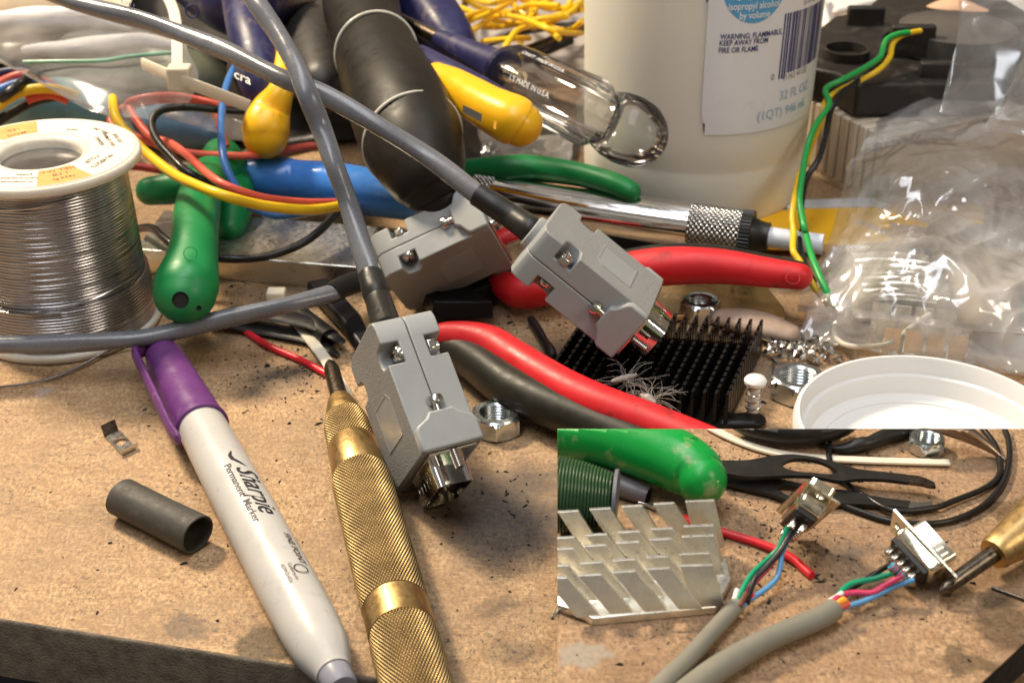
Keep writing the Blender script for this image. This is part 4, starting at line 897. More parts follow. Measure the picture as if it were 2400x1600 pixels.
hd = T1(1240, 535, 66); MB().box(hd, 4.0, 3.4, 4.2).build('head', NYLON, root, bevel=.8)

# red wire cutting, blade with hole, wooden piece, yellow ruler
wire('wire_offcut', [T4(1600, 880, 1.2), T4(1680, 950, 1.2), T4(1850, 1060, 1.2), T4(2000, 1125, 1.2), T4(2100, 1170, 1.2), T4(2280, 1270, 1.2)], 1.15, REDW, 'red wire offcut lying on the bench left of the punch tip')
wire('wire_offcut', [T5(1310, 880, 2), T5(1360, 960, 1.6), T5(1400, 1030, 1.4), T5(1440, 1090, 1.4), T5(1460, 1120, 1.3)], [1.5, 1.6, 1.5, 1.8, 1.2], BOOT, 'short black wire stub with frayed end between the red handles', rnd=True)
bl_ = MB(); bl_.prism([tuple(P(x, y, 0).xy) for x, y in ((1520, 690), (1745, 668), (1795, 690), (1835, 740), (1838, 765), (1640, 755), (1520, 770))], 1.5, 3.4)
o = bl_.build('tarnished_metal', mat('tarnished_gold_metal', (.42, .27, .11), .35, .9, var=.2, vs=.1), bevel=.4); tag(o, 'tarnished gold coloured metal plate behind the pin heatsink, under the red handle', 'metal plate')
o = MB().tube([P(1690, 742, 3.5), P(1740, 750, 4), P(1800, 765, 4), P(1850, 780, 3.4)], [3.2, 4.6, 4.8, 3.6], 20, flat=(1.3, .7), rnd=True).build('wooden_handle', BONE); tag(o, 'rounded tan wooden handle end right behind the black heatsink pins', 'handle')
o = MB().prism([tuple(P(x, y, 0).xy) for x, y in ((1770, 535), (2040, 515), (2300, 520), (2300, 575), (2000, 612), (1780, 605))], 3, 7).build('yellow_strip', YEL, bevel=.8); tag(o, 'flat yellow plastic strip running behind the white tip and under the clear bag', 'plastic strip')
o = MB().prism([tuple(P(x, y, 0).xy) for x, y in ((1835, 512), (2080, 505), (2080, 525), (1840, 530))], 3, 8).build('white_strip', mat('pale_grey_plastic', (.55, .57, .62), .4), bevel=.8); tag(o, 'narrow pale grey plastic strip just beyond the yellow strip', 'plastic strip')

# ================================================================== fan cooler (upper right)
root = thing('fan_cooler', P(2070, 420, 0), 'black fan frame on a cream finned heatsink, right of the bottle', 'cooler')
h0, h1, h2 = P(1885, 400, 0), P(2055, 490, 0), P(2500, 480, 0)
ax = (P(2060, 492, 0)-P(1878, 392, 0)); ay = Vector((95, 45, 0))
hb0 = P(1878, 392, 0)
def hs(u, v, z): return hb0+ax*u+ay*v+Vector((0, 0, z))
MB().hexa([hs(0, 0, 0), hs(1, 0, 0), hs(1, 1, 0), hs(0, 1, 0)], [hs(0, 0, 3), hs(1, 0, 3), hs(1, 1, 3), hs(0, 1, 3)]).build('heatsink_base', CREAM, root)
for i in range(9):
    u = i/9+.01; mb = MB(); mb.hexa([hs(u, -.01, 3), hs(u+.085, -.01, 3), hs(u+.085, 1, 3), hs(u, 1, 3)], [hs(u, -.01, 30), hs(u+.085, -.01, 30), hs(u+.085, 1, 30), hs(u, 1, 30)])
    mb.build('cooling_fin', CREAM, root, bevel=.6)
MB().hexa([hs(.02, .02, 3), hs(.98, .02, 3), hs(.98, .98, 3), hs(.02, .98, 3)], [hs(.02, .02, 29), hs(.98, .02, 29), hs(.98, .98, 29), hs(.02, .98, 29)]).build('fin_core', CLUTTER, root)
FB = mat('black_fan_plastic', (.020, .017, .015), .5, var=.3, vs=.04, dirt=((.10, .085, .07), .5, .08, .55))
MB().prism([tuple(T3(x, y, 32).xy) for x, y in ((850, 660), (860, 430), (1030, 290), (1230, 250), (1330, 150), (2200, 170), (2400, 300), (2400, 760), (1180, 790), (1040, 700))], 31, 44).build('fan_frame', FB, root, bevel=1.2)
fc = T3(1130, 330, 48); MB().lathe(fc-Vector((0, 0, 14)), up, [(0, 9), (14, 9.6), (14, 8.2), (6, 8.0), (6, .1)], 48).build('screw_boss', FB, root)
fh = T3(1900, 180, 52); MB().lathe(fh-Vector((0, 0, 12)), up, [(0, 30), (4, 30), (4, 28), (3, 27)], 80).build('hub_rim', FB, root)
MB().lathe(fh-Vector((0, 0, 12)), up, [(0, 24), (11.6, 24), (12, 23.0), (12, .1)], 80).build('fan_hub', mat('grey_hub_label', (.085, .078, .07), .38, var=.25, vs=.06), root)
for (x, y, w_, h_) in ((1560, 420, 9, 15), (1250, 200, 8, 10), (1760, 560, 8, 8)):
    c = T3(x, y, 42); MB().box(c+Vector((0, 0, h_/2)), w_, 2.2, h_/2).build('frame_lug', FB, root, bevel=.8)
for m, lab_, pts in ((GRNW, 'green', [(1560, 225, 58), (1480, 238, 58), (1405, 275, 57), (1380, 340, 56), (1355, 400, 54), (1250, 470, 52), (1100, 550, 50), (1000, 600, 48), (985, 640, 47), (1010, 720, 45), (930, 840, 42), (890, 920, 40), (855, 1030, 36), (825, 1200, 32), (805, 1350, 28), (815, 1450, 25), (840, 1570, 22)]),
                     (BLKW, 'black', [(1580, 225, 56), (1500, 250, 56), (1430, 340, 53), (1340, 440, 50), (1200, 565, 47), (1080, 650, 45), (1040, 720, 43), (1010, 800, 40), (985, 930, 37), (940, 1090, 33), (870, 1200, 29), (835, 1300, 26), (815, 1450, 23), (830, 1570, 19)]),
                     (YELW, 'yellow', [(1640, 215, 57), (1525, 240, 57), (1450, 300, 55), (1425, 400, 52), (1340, 490, 50), (1210, 560, 47), (1060, 635, 45), (985, 700, 44), (970, 780, 42), (945, 870, 39), (890, 990, 35), (850, 1120, 32), (800, 1220, 30), (770, 1370, 27), (755, 1500, 23), (765, 1600, 20)])):
    pp = [T3(*q) for q in pts]
    if lab_ == 'green': pp += [T6(805, 260, 20), T6(840, 400, 18), T6(885, 520, 16), T6(940, 640, 13), T6(1010, 760, 8)]
    if lab_ == 'yellow': pp += [T6(725, 380, 18), T6(765, 450, 16), T6(850, 600, 12), T6(960, 745, 7)]
    if lab_ == 'black': pp += [T6(765, 300, 17), T6(790, 450, 15), T6(860, 590, 11)]
    MB().tube(pp, 1.15, 10).build('fan_lead', m, root)

# ================================================================== coloured wires on the left
def pts1(l): return [T1(*q) for q in l]
wire('hookup_wire', pts1([(778, 678, 52), (785, 760, 52), (815, 840, 50), (880, 920, 47), (1000, 1045, 44), (1180, 1190, 44), (1350, 1275, 46), (1550, 1350, 46), (1800, 1415, 40), (2080, 1445, 34), (2250, 1435, 30), (2400, 1405, 27)]), 1.75, YELW, 'yellow hookup wire curving in front of the green pliers and the blue handle')
wire('hookup_wire', pts1([(2330, 1395, 24), (2080, 1395, 30), (1800, 1360, 37), (1560, 1280, 43), (1420, 1190, 43), (1300, 1080, 42), (1180, 990, 40), (1040, 940, 40), (950, 840, 42), (890, 740, 44), (900, 700, 46), (1050, 665, 48), (1250, 665, 47), (1500, 720, 44), (1650, 770, 40)]), 1.45, CORAL, 'coral wire looping beside the end of the yellow wire and running under it', group=None)
wire('hookup_wire', pts1([(1560, 1010, 30), (1450, 730, 41), (1200, 690, 44), (980, 700, 44), (830, 755, 43), (760, 830, 40), (820, 900, 38), (960, 950, 36), (1150, 1020, 34), (1350, 1060, 32), (1650, 1075, 30), (1850, 1060, 28), (2100, 1010, 26), (2300, 1000, 25)]), 1.45, CORAL, 'coral wire running level behind the yellow lobe towards the black rubber handle')
wire('hookup_wire', pts1([(880, 1140, 28), (1000, 1155, 27), (1150, 1180, 26), (1250, 1210, 25)]), 1.5, mat('dark_red_wire', (.42, .04, .03), .4), 'dark red wire stub above the small green lobe, right of the spool')
wire('hookup_wire', pts1([(1680, 765, 46), (1500, 755, 48), (1300, 740, 50), (1150, 750, 50), (1070, 790, 49), (1045, 870, 47), (1090, 980, 45), (1180, 1080, 43), (1270, 1170, 41), (1380, 1235, 38), (1470, 1285, 34)]), 1.45, BLKW, 'black wire bent in a hairpin above the green pliers')
wire('hookup_wire', pts1([(1640, 430, 52), (1580, 540, 52), (1540, 680, 51), (1525, 850, 48), (1530, 1000, 46), (1550, 1130, 43), (1610, 1260, 38), (1700, 1400, 32), (1830, 1470, 28), (1950, 1485, 26), (2100, 1465, 25), (2280, 1430, 24)]), 1.45, BLUW, 'blue wire dropping past the yellow lobe and under the blue handle')
wire('hookup_wire', [T4(960, 250, 12), T4(1050, 250, 16), T4(1130, 320, 17), T4(1250, 400, 16), T4(1450, 450, 14), T4(1650, 462, 13), T4(1850, 440, 14), T4(2050, 370, 16), T4(2200, 270, 18), T4(2330, 130, 20)], 1.5, BLKW, 'black wire sweeping over the aluminium bar behind the hood')
for m, nm, l in ((CORAL, 'coral wire at the left edge under the clear bag', [(-80, 620, 40), (60, 545, 42), (170, 520, 43), (300, 560, 42), (420, 640, 38)]), (BLUW, 'blue wire at the left edge under the clear bag', [(-80, 660, 38), (80, 590, 41), (220, 570, 42), (380, 610, 40)]),
                 (YELW, 'thick yellow wire at the left edge behind the spool', [(-90, 800, 38), (30, 700, 42), (150, 635, 44), (280, 610, 45), (400, 620, 44), (520, 660, 40)]), (BLKW, 'black wire crossing the yellow wire at the left edge', [(-60, 720, 40), (60, 640, 46), (180, 550, 47), (260, 480, 46)]),
                 (BLKW, 'thick black wire rising from behind the spool towards the clear bag', [(-80, 880, 34), (60, 790, 36), (230, 700, 38), (400, 660, 38), (520, 650, 36)]), (NAVY, 'navy wire highest at the left edge under the bag', [(-60, 525, 42), (60, 495, 43), (160, 500, 43), (260, 530, 42)]), (CORAL, 'coral wire between the two yellow and black wires near the bag edge', [(180, 690, 40), (260, 660, 41), (360, 650, 41), (470, 690, 38)])):
    wire('hookup_wire', pts1(l), 2.0, m, nm)
o = MB().tube(pts1([(60, 760, 20), (250, 740, 22), (480, 720, 22), (700, 770, 20)]), [8, 11, 11, 8], 24, rnd=True).build('teal_tool_handle', TEAL); tag(o, 'muted teal tool handle lying under the clear bag behind the spool', 'tool handle')
# teal base of a tool behind the hairpin wire
o = MB().tube(pts1([(1000, 830, 12), (1150, 860, 13), (1300, 890, 13), (1450, 930, 12)]), [6, 9, 9, 6], 20, rnd=True).build('blue_grey_handle', mat('dull_blue_plastic', (.06, .12, .20), .4)); tag(o, 'dull blue tool handle in shadow behind the black hairpin wire', 'tool handle')

# ================================================================== background clutter
root = thing('heat_gun', P(560, 40, 20), 'dark navy rounded power tool body at the top edge, left of the middle cable', 'power tool')
MB().tube([P(420, -60, 52), P(500, -20, 54), P(560, 5, 54), P(620, 0, 52), P(700, -30, 48)], [10, 14, 15, 14, 10], 32, rnd=True).build('body', NAVY, root)
MB().ring(P(450, 27, 66), CAM_DIR(P(450, 27, 60)), 2.4, .4, 24, 8).build('screw_socket', NAVY, root)
MB().tube([P(690, 60, 30), P(740, 120, 32), P(760, 200, 30)], [14, 16, 12], 24, rnd=True).build('motor_housing', CLUTTER, root)
for i, (x, y, z, r, m, nm) in enumerate(((200, 130, 14, 17, CLUTTER, 'dark lumpy tool seen through the clear bag at left'), (420, 190, 10, 15, mat('olive_plastic', (.10, .11, .08), .5), 'olive plastic part under the clear bag'), (90, 60, 26, 20, mat('beige_cloth', (.40, .32, .22), .8), 'beige bundle at the top left corner'), (660, 150, 8, 14, CLUTTER, 'dark plastic part between the cables and the yellow lobe'))):
    o = MB().tube([P(x-120, y+14, z), P(x-40, y-6, z+3), P(x+50, y+6, z+2), P(x+130, y+26, z-2)], [r*.5, r, r*.9, r*.5], 20, rnd=True, wob=lambda t, L: .16*noise.noise(Vector((math.cos(t)*1.3+i, math.sin(t)*1.3, L*.06)))).build('clutter_bundle', m); tag(o, nm, 'clutter')
random.seed(3)
for i, (pts_, r, lb) in enumerate((([(-60, 52, 40), (60, 50, 41), (200, 44, 40), (300, 60, 38)], 6, 'pale rolled film bundle highest under the left clear bag'), ([(60, 118, 34), (180, 112, 35), (330, 96, 35), (420, 110, 32)], 4, 'pale plastic fold lower under the left clear bag'))):
    o = MB().tube([P(*q) for q in pts_], [r*.5, r, r*.9, r*.4], 16, rnd=True, wob=lambda t, L: .2*noise.noise(Vector((math.cos(t), math.sin(t), L*.08)))).build('film_bundle', PAPERW); tag(o, lb, 'plastic film')
root = thing('wire_bundle', P(1220, 60, 0), 'tangled bundle of thin yellow wires left of the bottle, at the top', 'wire bundle')
YL2 = [[(1180, -40), (1220, 30), (1300, 40), (1400, 10)], [(1080, 18), (1150, 45), (1230, 58), (1330, 28), (1365, 24)], [(1060, -20), (1130, 20), (1210, 26), (1290, 0), (1330, -30)], [(1220, 135), (1222, 90), (1240, 40), (1250, -20)],
       [(1130, 60), (1200, 52), (1290, 48), (1370, 16)], [(1240, 70), (1300, 48), (1350, 18), (1370, -20)], [(1130, 98), (1190, 92), (1240, 90)], [(1100, 50), (1170, 20), (1260, -30)], [(1235, 52), (1262, 10), (1290, -40)], [(1055, 30), (1058, 0), (1060, -40)], [(1120, 62), (1175, 64), (1260, 46), (1330, 40)], [(1300, 50), (1330, 20), (1345, -20)],
       [(1090, -10), (1150, 8), (1210, -4), (1290, 22), (1364, 8)], [(1180, 118), (1215, 70), (1275, 62), (1330, 72), (1366, 50)], [(1050, 60), (1120, 30), (1190, 34), (1240, 12), (1310, 14)], [(1270, -30), (1255, 30), (1275, 60), (1310, 90)], [(1100, 78), (1160, 40), (1225, 44), (1300, 74), (1362, 78)]]
for k, l_ in enumerate(YL2):
    pp = [P(x, y, 22+8*math.sin(i*1.7+k)+k*.8) for i, (x, y) in enumerate(l_)]; MB().tube(pp, 1.35, 8).build('yellow_strand', YELW, root)
for k, l_ in enumerate([[(1120, 150), (1220, 120), (1300, 90), (1375, 50)], [(1190, 145), (1280, 110), (1375, 68)], [(1080, 30), (1090, 10), (1110, -30)], [(1150, 100), (1250, 70), (1350, 60)], [(1195, 160), (1260, 130), (1340, 95)]]):
    MB().tube([P(x, y, 16+k*2+5*math.sin(i+k)) for i, (x, y) in enumerate(l_)], 1.9, 8).build('black_strand', BLKW, root)

# crumpled and flat plastics -------------------------------------------------
def sheet(name, rows, nx, ny, amp, m, parent=None, freq=.06, seed=0.0, edge_j=0, ridge=1.0):
    R = len(rows); Cn = len(rows[0]); mb = MB()
    def cr(a, b, c, d, t): return .5*((2*b)+(c-a)*t+(2*a-5*b+4*c-d)*t*t+(3*b-a-3*c+d)*t**3)
    def ev(l, t): 
        n = len(l); t = t*(n-1); i = min(int(t), n-2); return cr(l[max(i-1, 0)], l[i], l[i+1], l[min(i+2, n-1)], t-i)
    for j in range(ny+1):
        row = [ev([rows[r][c] for r in range(R)], j/ny) for c in range(Cn)]
        for i in range(nx+1):
            p = ev(row, i/nx); q = p*freq+Vector((seed, seed*1.7, 0))
            ca_ = .55+seed*.4; wv_ = Vector((noise.noise(q*.3), noise.noise(q*.3+Vector((6, 2, 9))), 0))*.7; cx_, sx_ = math.cos(ca_), math.sin(ca_)
            qr = Vector((q.x*cx_-q.y*sx_, (q.x*sx_+q.y*cx_)*.45, q.z*.3))+wv_
            h = 1.25*(1-2.4*abs(noise.noise(qr*.75)))+.50*(1-2.4*abs(noise.noise(qr*1.9+Vector((3, 7, 1)))))+.16*(1-2.4*abs(noise.noise(q*3.0)))+.8*noise.noise(q*.25)
            e = min(i, nx-i, j, ny-j)/6; e = min(1, .35+e)
            dx = noise.noise(q*1.3+Vector((9, 1, 4)))*amp*.8; dy = noise.noise(q*1.3+Vector((1, 8, 2)))*amp*.8
            if j in (0, ny): dy += edge_j*random.uniform(-1, 1)
            mb.v.append(p+Vector((dx, dy, (h-.7)*amp*e)))
    for j in range(ny):
        for i in range(nx): a = j*(nx+1)+i; mb.f.append((a, a+1, a+nx+2, a+nx+1))
    return mb.build(name, m, parent, ang=22)
root = thing('clear_bag', P(2140, 640, 0), 'crumpled clear plastic bag holding silver parts, behind the white lid', 'plastic bag')
sheet('upper_film', [[P(2060, 255, 26), P(2180, 240, 34), P(2300, 236, 36), P(2460, 260, 36)], [P(1990, 400, 28), P(2130, 390, 40), P(2280, 390, 40), P(2460, 400, 38)], [P(1960, 520, 16), P(2110, 510, 30), P(2260, 520, 32), P(2460, 540, 30)], [P(1925, 610, 10), P(2080, 600, 28), P(2240, 610, 32), P(2460, 620, 28)], [P(1880, 700, 8), P(2060, 700, 20), P(2220, 720, 24), P(2460, 740, 22)], [P(1868, 808, 2), P(2010, 815, 5), P(2200, 850, 8), P(2460, 880, 8)]], 150, 170, 2.9, BAG, root, .055, 1.0, .5)
sheet('lower_film', [[P(2040, 330, 6), P(2180, 330, 8), P(2300, 330, 8), P(2460, 330, 8)], [P(1950, 560, 4), P(2100, 560, 6), P(2260, 560, 6), P(2460, 570, 6)], [P(1872, 812, 1.5), P(2020, 820, 2), P(2200, 850, 2.5), P(2460, 885, 2.5)]], 90, 90, 2.4, BAG, root, .05, 4.0)
mb = MB()
for k in range(4): mb.tube([P(1870+k*0, 716+k*4, 9), P(2000, 728+k*4, 17), P(2130, 742+k*4, 20), P(2260, 760+k*4, 20), P(2450, 770+k*4, 18)], .35, 6)
mb.build('zip_seal', BAG2, root)
root = thing('hazy_bag', P(2340, 160, 20), 'hazy plastic bag draped over the black fan at the right edge', 'plastic bag')
sheet('film', [[P(2240, -60, 84), P(2340, -60, 84), P(2470, -60, 84)], [P(2246, 70, 72), P(2340, 80, 74), P(2470, 90, 74)], [P(2225, 170, 60), P(2330, 180, 64), P(2470, 190, 64)], [P(2205, 260, 50), P(2330, 280, 54), P(2470, 290, 54)]], 60, 70, 1.8, BAG2, root, .03, 2.0)
sheet('film_fold', [[P(2400, 140, 70), P(2430, 150, 72), P(2480, 160, 72)], [P(2350, 230, 60), P(2400, 240, 64), P(2480, 250, 64)], [P(2300, 300, 54), P(2380, 320, 58), P(2480, 330, 58)]], 40, 40, 2.2, BAG, root, .06, 6.0)
# silver parts inside the clear bag
root = thing('bagged_heatsink', P(2150, 820, 0), 'small silver finned heatsink inside the clear bag, nearest the white lid', 'heatsink')
g0 = P(2062, 838, 0); gx = P(2268, 862, 0)-g0; gy = Vector((0, 24, 0))
MB().hexa([g0, g0+gx, g0+gx+gy, g0+gy], [p+Vector((0, 0, 2)) for p in (g0, g0+gx, g0+gx+gy, g0+gy)]).build('base_plate', ALU_FIN, root)
for j in range(3):
    for i in range(4):
        b_ = g0+gx*(i/4+.01)+gy*(j/3+.02)+Vector((0, 0, 2)); dx = gx*.20; MB().hexa([b_, b_+dx, b_+dx+Vector((0, 1, 0)), b_+Vector((0, 1, 0))], [p+Vector((0, 0, 9)) for p in (b_, b_+dx, b_+dx+Vector((0, 1, 0)), b_+Vector((0, 1, 0)))]).build('fin', ALU_FIN, root)
root = thing('foil_wrapped_part', P(2080, 670, 0), 'silver ribbed part inside the middle of the clear bag', 'part')
for k in range(8):
    a = P(2000+k*4, 600+k*14, 14-k*.6); b = P(2175+k*3, 606+k*14, 16-k*.6); MB().tube([a, (a+b)/2+Vector((0, 0, 1)), b], 1.15, 8, wob=lambda t, L: .2*noise.noise(Vector((L*.6, t, k)))).build('rib', ALU_FIN, root)
MB().box((P(2090, 690, 6)), 14, 12, 5).build('core', mat('beige_core', (.40, .34, .26), .5), root, bevel=2)
o = MB().tube([T6(985, 870, 6), T6(1010, 960, 5), T6(1100, 1010, 5), T6(1300, 1005, 5), T6(1420, 950, 7), T6(1520, 870, 9), T6(1620, 800, 10)], .9, 8).build('clear_tube', NYLON); tag(o, 'thin milky tube looped inside the front of the clear bag', 'tube')
o = MB().tube([P(2300, 640, 6), P(2350, 700, 8), P(2420, 740, 8)], [4, 5, 4], 16, rnd=True).build('green_part', GREEN); tag(o, 'small green part showing through the bag at the right edge', 'part')
o = MB().tube([P(2230, 560, 8), P(2300, 640, 9), P(2320, 760, 8)], [9, 12, 9], 16, rnd=True, wob=lambda t, L: .2*noise.noise(Vector((L*.1, math.cos(t), math.sin(t))))).build('beige_lump', mat('beige_packing', (.42, .35, .28), .7)); tag(o, 'beige packing lump inside the bag at the right edge', 'packing')
# left flat bag
root = thing('flat_bag', P(250, 180, 30), 'flat clear plastic bag spread across the upper left over dark tools', 'plastic bag')
sheet('film', [[P(-80, 30, 56), P(90, 36, 58), P(250, 36, 58), P(420, 45, 54)], [P(-80, 90, 54), P(120, 95, 57), P(280, 100, 57), P(440, 120, 54)], [P(-90, 80, 52), P(100, 165, 54), P(250, 200, 54), P(470, 190, 50)], [P(-60, 110, 50), P(90, 195, 50), P(220, 262, 50), P(420, 285, 46)]], 90, 50, 1.5, BAG2, root, .03, 3.0)
MB().tube([T1(160, 430, 57), T1(400, 425, 58), T1(700, 420, 58), T1(900, 390, 58), T1(1180, 365, 57)], .8, 8).build('zip_strip', mat('pale_green_strip', (.22, .42, .30), .4), root)
MB().tube([P(-60, 108, 51.5), P(30, 158, 51.5), P(130, 212, 51.5), P(210, 250, 51), P(300, 292, 50)], .5, 6).build('sealed_edge', BAG2, root)
root = thing('flat_bag', P(480, 300, 20), 'narrow clear bag strip under the black hairpin wire and yellow lobe', 'plastic bag')
sheet('film', [[P(380, 262, 40), P(480, 262, 40), P(580, 290, 38)], [P(385, 275, 36), P(480, 300, 34), P(580, 340, 32)]], 50, 16, 1.0, BAG2, root, .08, 5.0)
root = thing('flat_bag', P(1230, 350, 10), 'clear plastic scrap under the yellow grip, left of the ball end', 'plastic bag')
sheet('film', [[P(1120, 300, 24), P(1220, 320, 26), P(1350, 310, 24)], [P(1130, 380, 22), P(1240, 375, 26), P(1330, 385, 20)]], 50, 30, 2.5, BAG2, root, .08, 8.0)
# papers and things at the top right
o = sheet('crumpled_paper', [[P(1900, -60, 20), P(2080, -70, 30), P(2400, -70, 30)], [P(1910, 20, 16), P(2080, 10, 26), P(2400, 20, 26)], [P(1930, 110, 4), P(2080, 70, 8), P(2400, 90, 8)]], 40, 40, 3.5, PAPERW, None, .02, 7.0); tag(o, 'pale crumpled paper at the top edge, right of the bottle', 'paper')
o = MB().tube([P(2170, 36, 40), P(2230, 32, 41), P(2300, 45, 40)], [4, 7, 5], 16, rnd=True).build('tan_part', mat('peach_plastic', (.62, .38, .24), .5)); tag(o, 'peach coloured part lying on the fan hub, top right', 'part')
o = MB().tube([P(1925, -10, 24), P(1935, 50, 20), P(1955, 100, 14)], [2, 2.6, 3.2], 12, rnd=True).build('string', WHITE_PL); tag(o, 'white cord hanging between the bottle and the black fan', 'string')
o = MB().tube([P(1960, 28, 30), P(2010, 15, 31), P(2060, 4, 31), P(2080, -8, 31)], [2, 2.2, 2.4, 2.2], 12, rnd=True).build('white_stick', WHITE_PL); tag(o, 'short white plastic stick resting on the pale paper, top right', 'stick')
o = sheet('grey_paper', [[P(1040, -60, 6), P(1200, -60, 8), P(1400, -60, 6)], [P(1040, 100, 3), P(1200, 100, 5), P(1400, 100, 3)], [P(1100, 200, 1), P(1200, 200, 2), P(1380, 200, 1)]], 30, 30, 2.2, mat('grey_packing_paper', (.36, .33, .31), .7, var=.2, vs=.02), None, .03, 9.0); tag(o, 'grey packing paper beneath the tangle of yellow wires', 'paper')
o = sheet('dark_cloth', [[P(-120, -80, 10), P(400, -80, 16), P(900, -80, 12)], [P(-120, 120, 6), P(400, 120, 12), P(900, 120, 8)], [P(-60, 320, 2), P(400, 330, 5), P(1000, 330, 2)]], 60, 50, 5.0, mat('dark_cloth', (.030, .025, .022), .8, var=.5, vs=.05), None, .02, 11.0); tag(o, 'dark cloth lying under the tools at the upper left', 'cloth')
o = sheet('beige_cloth', [[P(-150, -140, 40), P(100, -150, 44), P(330, -140, 40)], [P(-150, 10, 34), P(100, 0, 38), P(300, 10, 34)], [P(-150, 60, 22), P(60, 40, 26), P(260, 40, 22)]], 40, 40, 4.0, mat('tan_paper_bag', (.50, .42, .32), .5, var=.25, vs=.04), None, .03, 13.0); tag(o, 'tan wrapping at the very top left corner', 'wrapping')
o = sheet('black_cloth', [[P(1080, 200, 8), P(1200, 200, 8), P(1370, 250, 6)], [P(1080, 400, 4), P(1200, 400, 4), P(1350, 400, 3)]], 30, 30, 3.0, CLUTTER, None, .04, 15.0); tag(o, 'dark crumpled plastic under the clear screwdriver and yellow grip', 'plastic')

# crumbs and dust
random.seed(21)
def crumbs(nm, spots, zb, m, size, curly=False):
    mb = MB()
    for (px, py, sx, sy, n_) in spots:
        if not curly: n_ = int(n_*1.7)
        for k in range(n_):
            x = random.gauss(px, sx); y = random.gauss(py, sy)
            if zb < 5 and x > 1290 and y > 950: continue
            if zb > 5 and (x < 1320 or y < 1015 or y > 1600): continue
            c = P(x, y, zb); r = size*random.uniform(.35, 1.5)*(1 if random.random() > .1 else 1.7); a = random.uniform(0, 6.28); l_ = r*random.uniform(1, 3.5)
            d = Vector((math.cos(a), math.sin(a), 0))*l_; s_ = Vector((-math.sin(a), math.cos(a), 0))*r*random.uniform(.3, .9)
            if curly:
                mb.tube([c+Vector((0, 0, r)), c+d*.5+s_*1.2+Vector((0, 0, r*1.6)), c+d+Vector((0, 0, r))], [r*.25, r*.5, r*.2], 6, sub=3)
            else:
                h = Vector((0, 0, r*random.uniform(.4, .9))); j = lambda: Vector((random.uniform(-.3, .3)*r, random.uniform(-.3, .3)*r, 0))
                mb.hexa([c-d*.5, c+s_*.6+j(), c+d*.5, c-s_*.6+j()], [c-d*.3+h+j(), c+s_*.3+h+j(), c+d*.35+h*.8+j(), c-s_*.3+h+j()])
    o = mb.build(nm, m, smooth=curly); tag(o, kind='stuff'); return o
o = crumbs('crumbs', [(690, 860, 50, 35, 90), (640, 900, 90, 60, 60), (620, 690, 90, 30, 60), (800, 1120, 200, 90, 30), (1050, 1250, 120, 80, 26), (400, 1050, 200, 120, 14), (1220, 780, 90, 50, 60), (1420, 840, 60, 50, 24), (1750, 880, 70, 70, 40), (900, 950, 70, 100, 20), (1200, 1150, 60, 80, 20), (300, 1350, 160, 60, 8), (650, 780, 60, 30, 30)], .02, CRUMB, .42)
tag(o, 'black crumbs and specks scattered over the bench', 'crumbs')
o = crumbs('crumbs', [(1850, 1290, 60, 60, 120), (1790, 1130, 60, 60, 40), (1950, 1420, 140, 80, 40), (1650, 1060, 70, 30, 40), (2000, 1080, 140, 40, 50), (2200, 1250, 80, 60, 20), (1500, 1520, 90, 40, 6), (1780, 1330, 80, 60, 50)], ZS+.02, CRUMB, .30)
tag(o, 'black crumbs and specks scattered over the raised board', 'crumbs')
o = crumbs('solder_splashes', [(1830, 815, 26, 10, 34), (1870, 830, 34, 14, 30), (1930, 850, 20, 8, 12), (1850, 990, 10, 14, 6)], .1, NICKEL, 1.25, True); tag(o, 'silver curls and blobs of solder scrap between the heatsink and the bag', 'solder scraps')

# ================================================================== ON THE RAISED BOARD
eye_cut = None
def cut_far(mb_obj):      # saw an object off flush with the far edge of the board
    pass
def cut_mesh(ob, co, no, fill=True):
    me = ob.data; bm = bmesh.new(); bm.from_mesh(me); org = Vector(ob.location) if ob.parent is None else Vector(ob.parent.location)
    g = bmesh.ops.bisect_plane(bm, geom=bm.verts[:]+bm.edges[:]+bm.faces[:], plane_co=co*S-org, plane_no=no, clear_outer=True)
    ed_ = [e for e in g['geom_cut'] if isinstance(e, bmesh.types.BMEdge)]
    if fill: bmesh.ops.holes_fill(bm, edges=ed_)
    bm.to_mesh(me); bm.free()
edge_n = ((s_tl-CC).cross(Vector((1, 0, 0)))).normalized()
if edge_n.z < 0: edge_n = -edge_n
left_n = Vector((-1, 0, 0)); lf = (s_tl-CC).cross(s_bl-CC).normalized()
if lf.x > 0: lf = -lf
def trim(ob, far=True, left=False, fill=True):
    if far: cut_mesh(ob, s_tl, edge_n, fill)
    if left: cut_mesh(ob, s_tl, lf, fill)

# green handle end
o = thing('green_plier_handle', T8(500, 200, 0), 'bright green scuffed handle end with a small hole, far left on the raised board', 'pliers handle')
g = MB().tube([T8(-260, -40, 9), T8(0, 10, 9), T8(250, 50, 10), T8(430, 100, 10), T8(580, 155, 10), T8(690, 215, 9.5), T8(735, 262, 9)], [6.6, 6.8, 7.2, 7.6, 7.4, 6.9, 6.0], 36, sub=12, rnd=8).build('grip', GREEN2, o); trim(g, True, True)
hole_at(1300+.4677*806, 1000+.4677*292, ZS+9.5, 1.5, g, o)
r_ = MB().ring(T8(700, 78, 16.2), Vector((.3, -.5, 1)), 1.25, .10, 24, 6).build('moulding_mark', GREEN2, o)
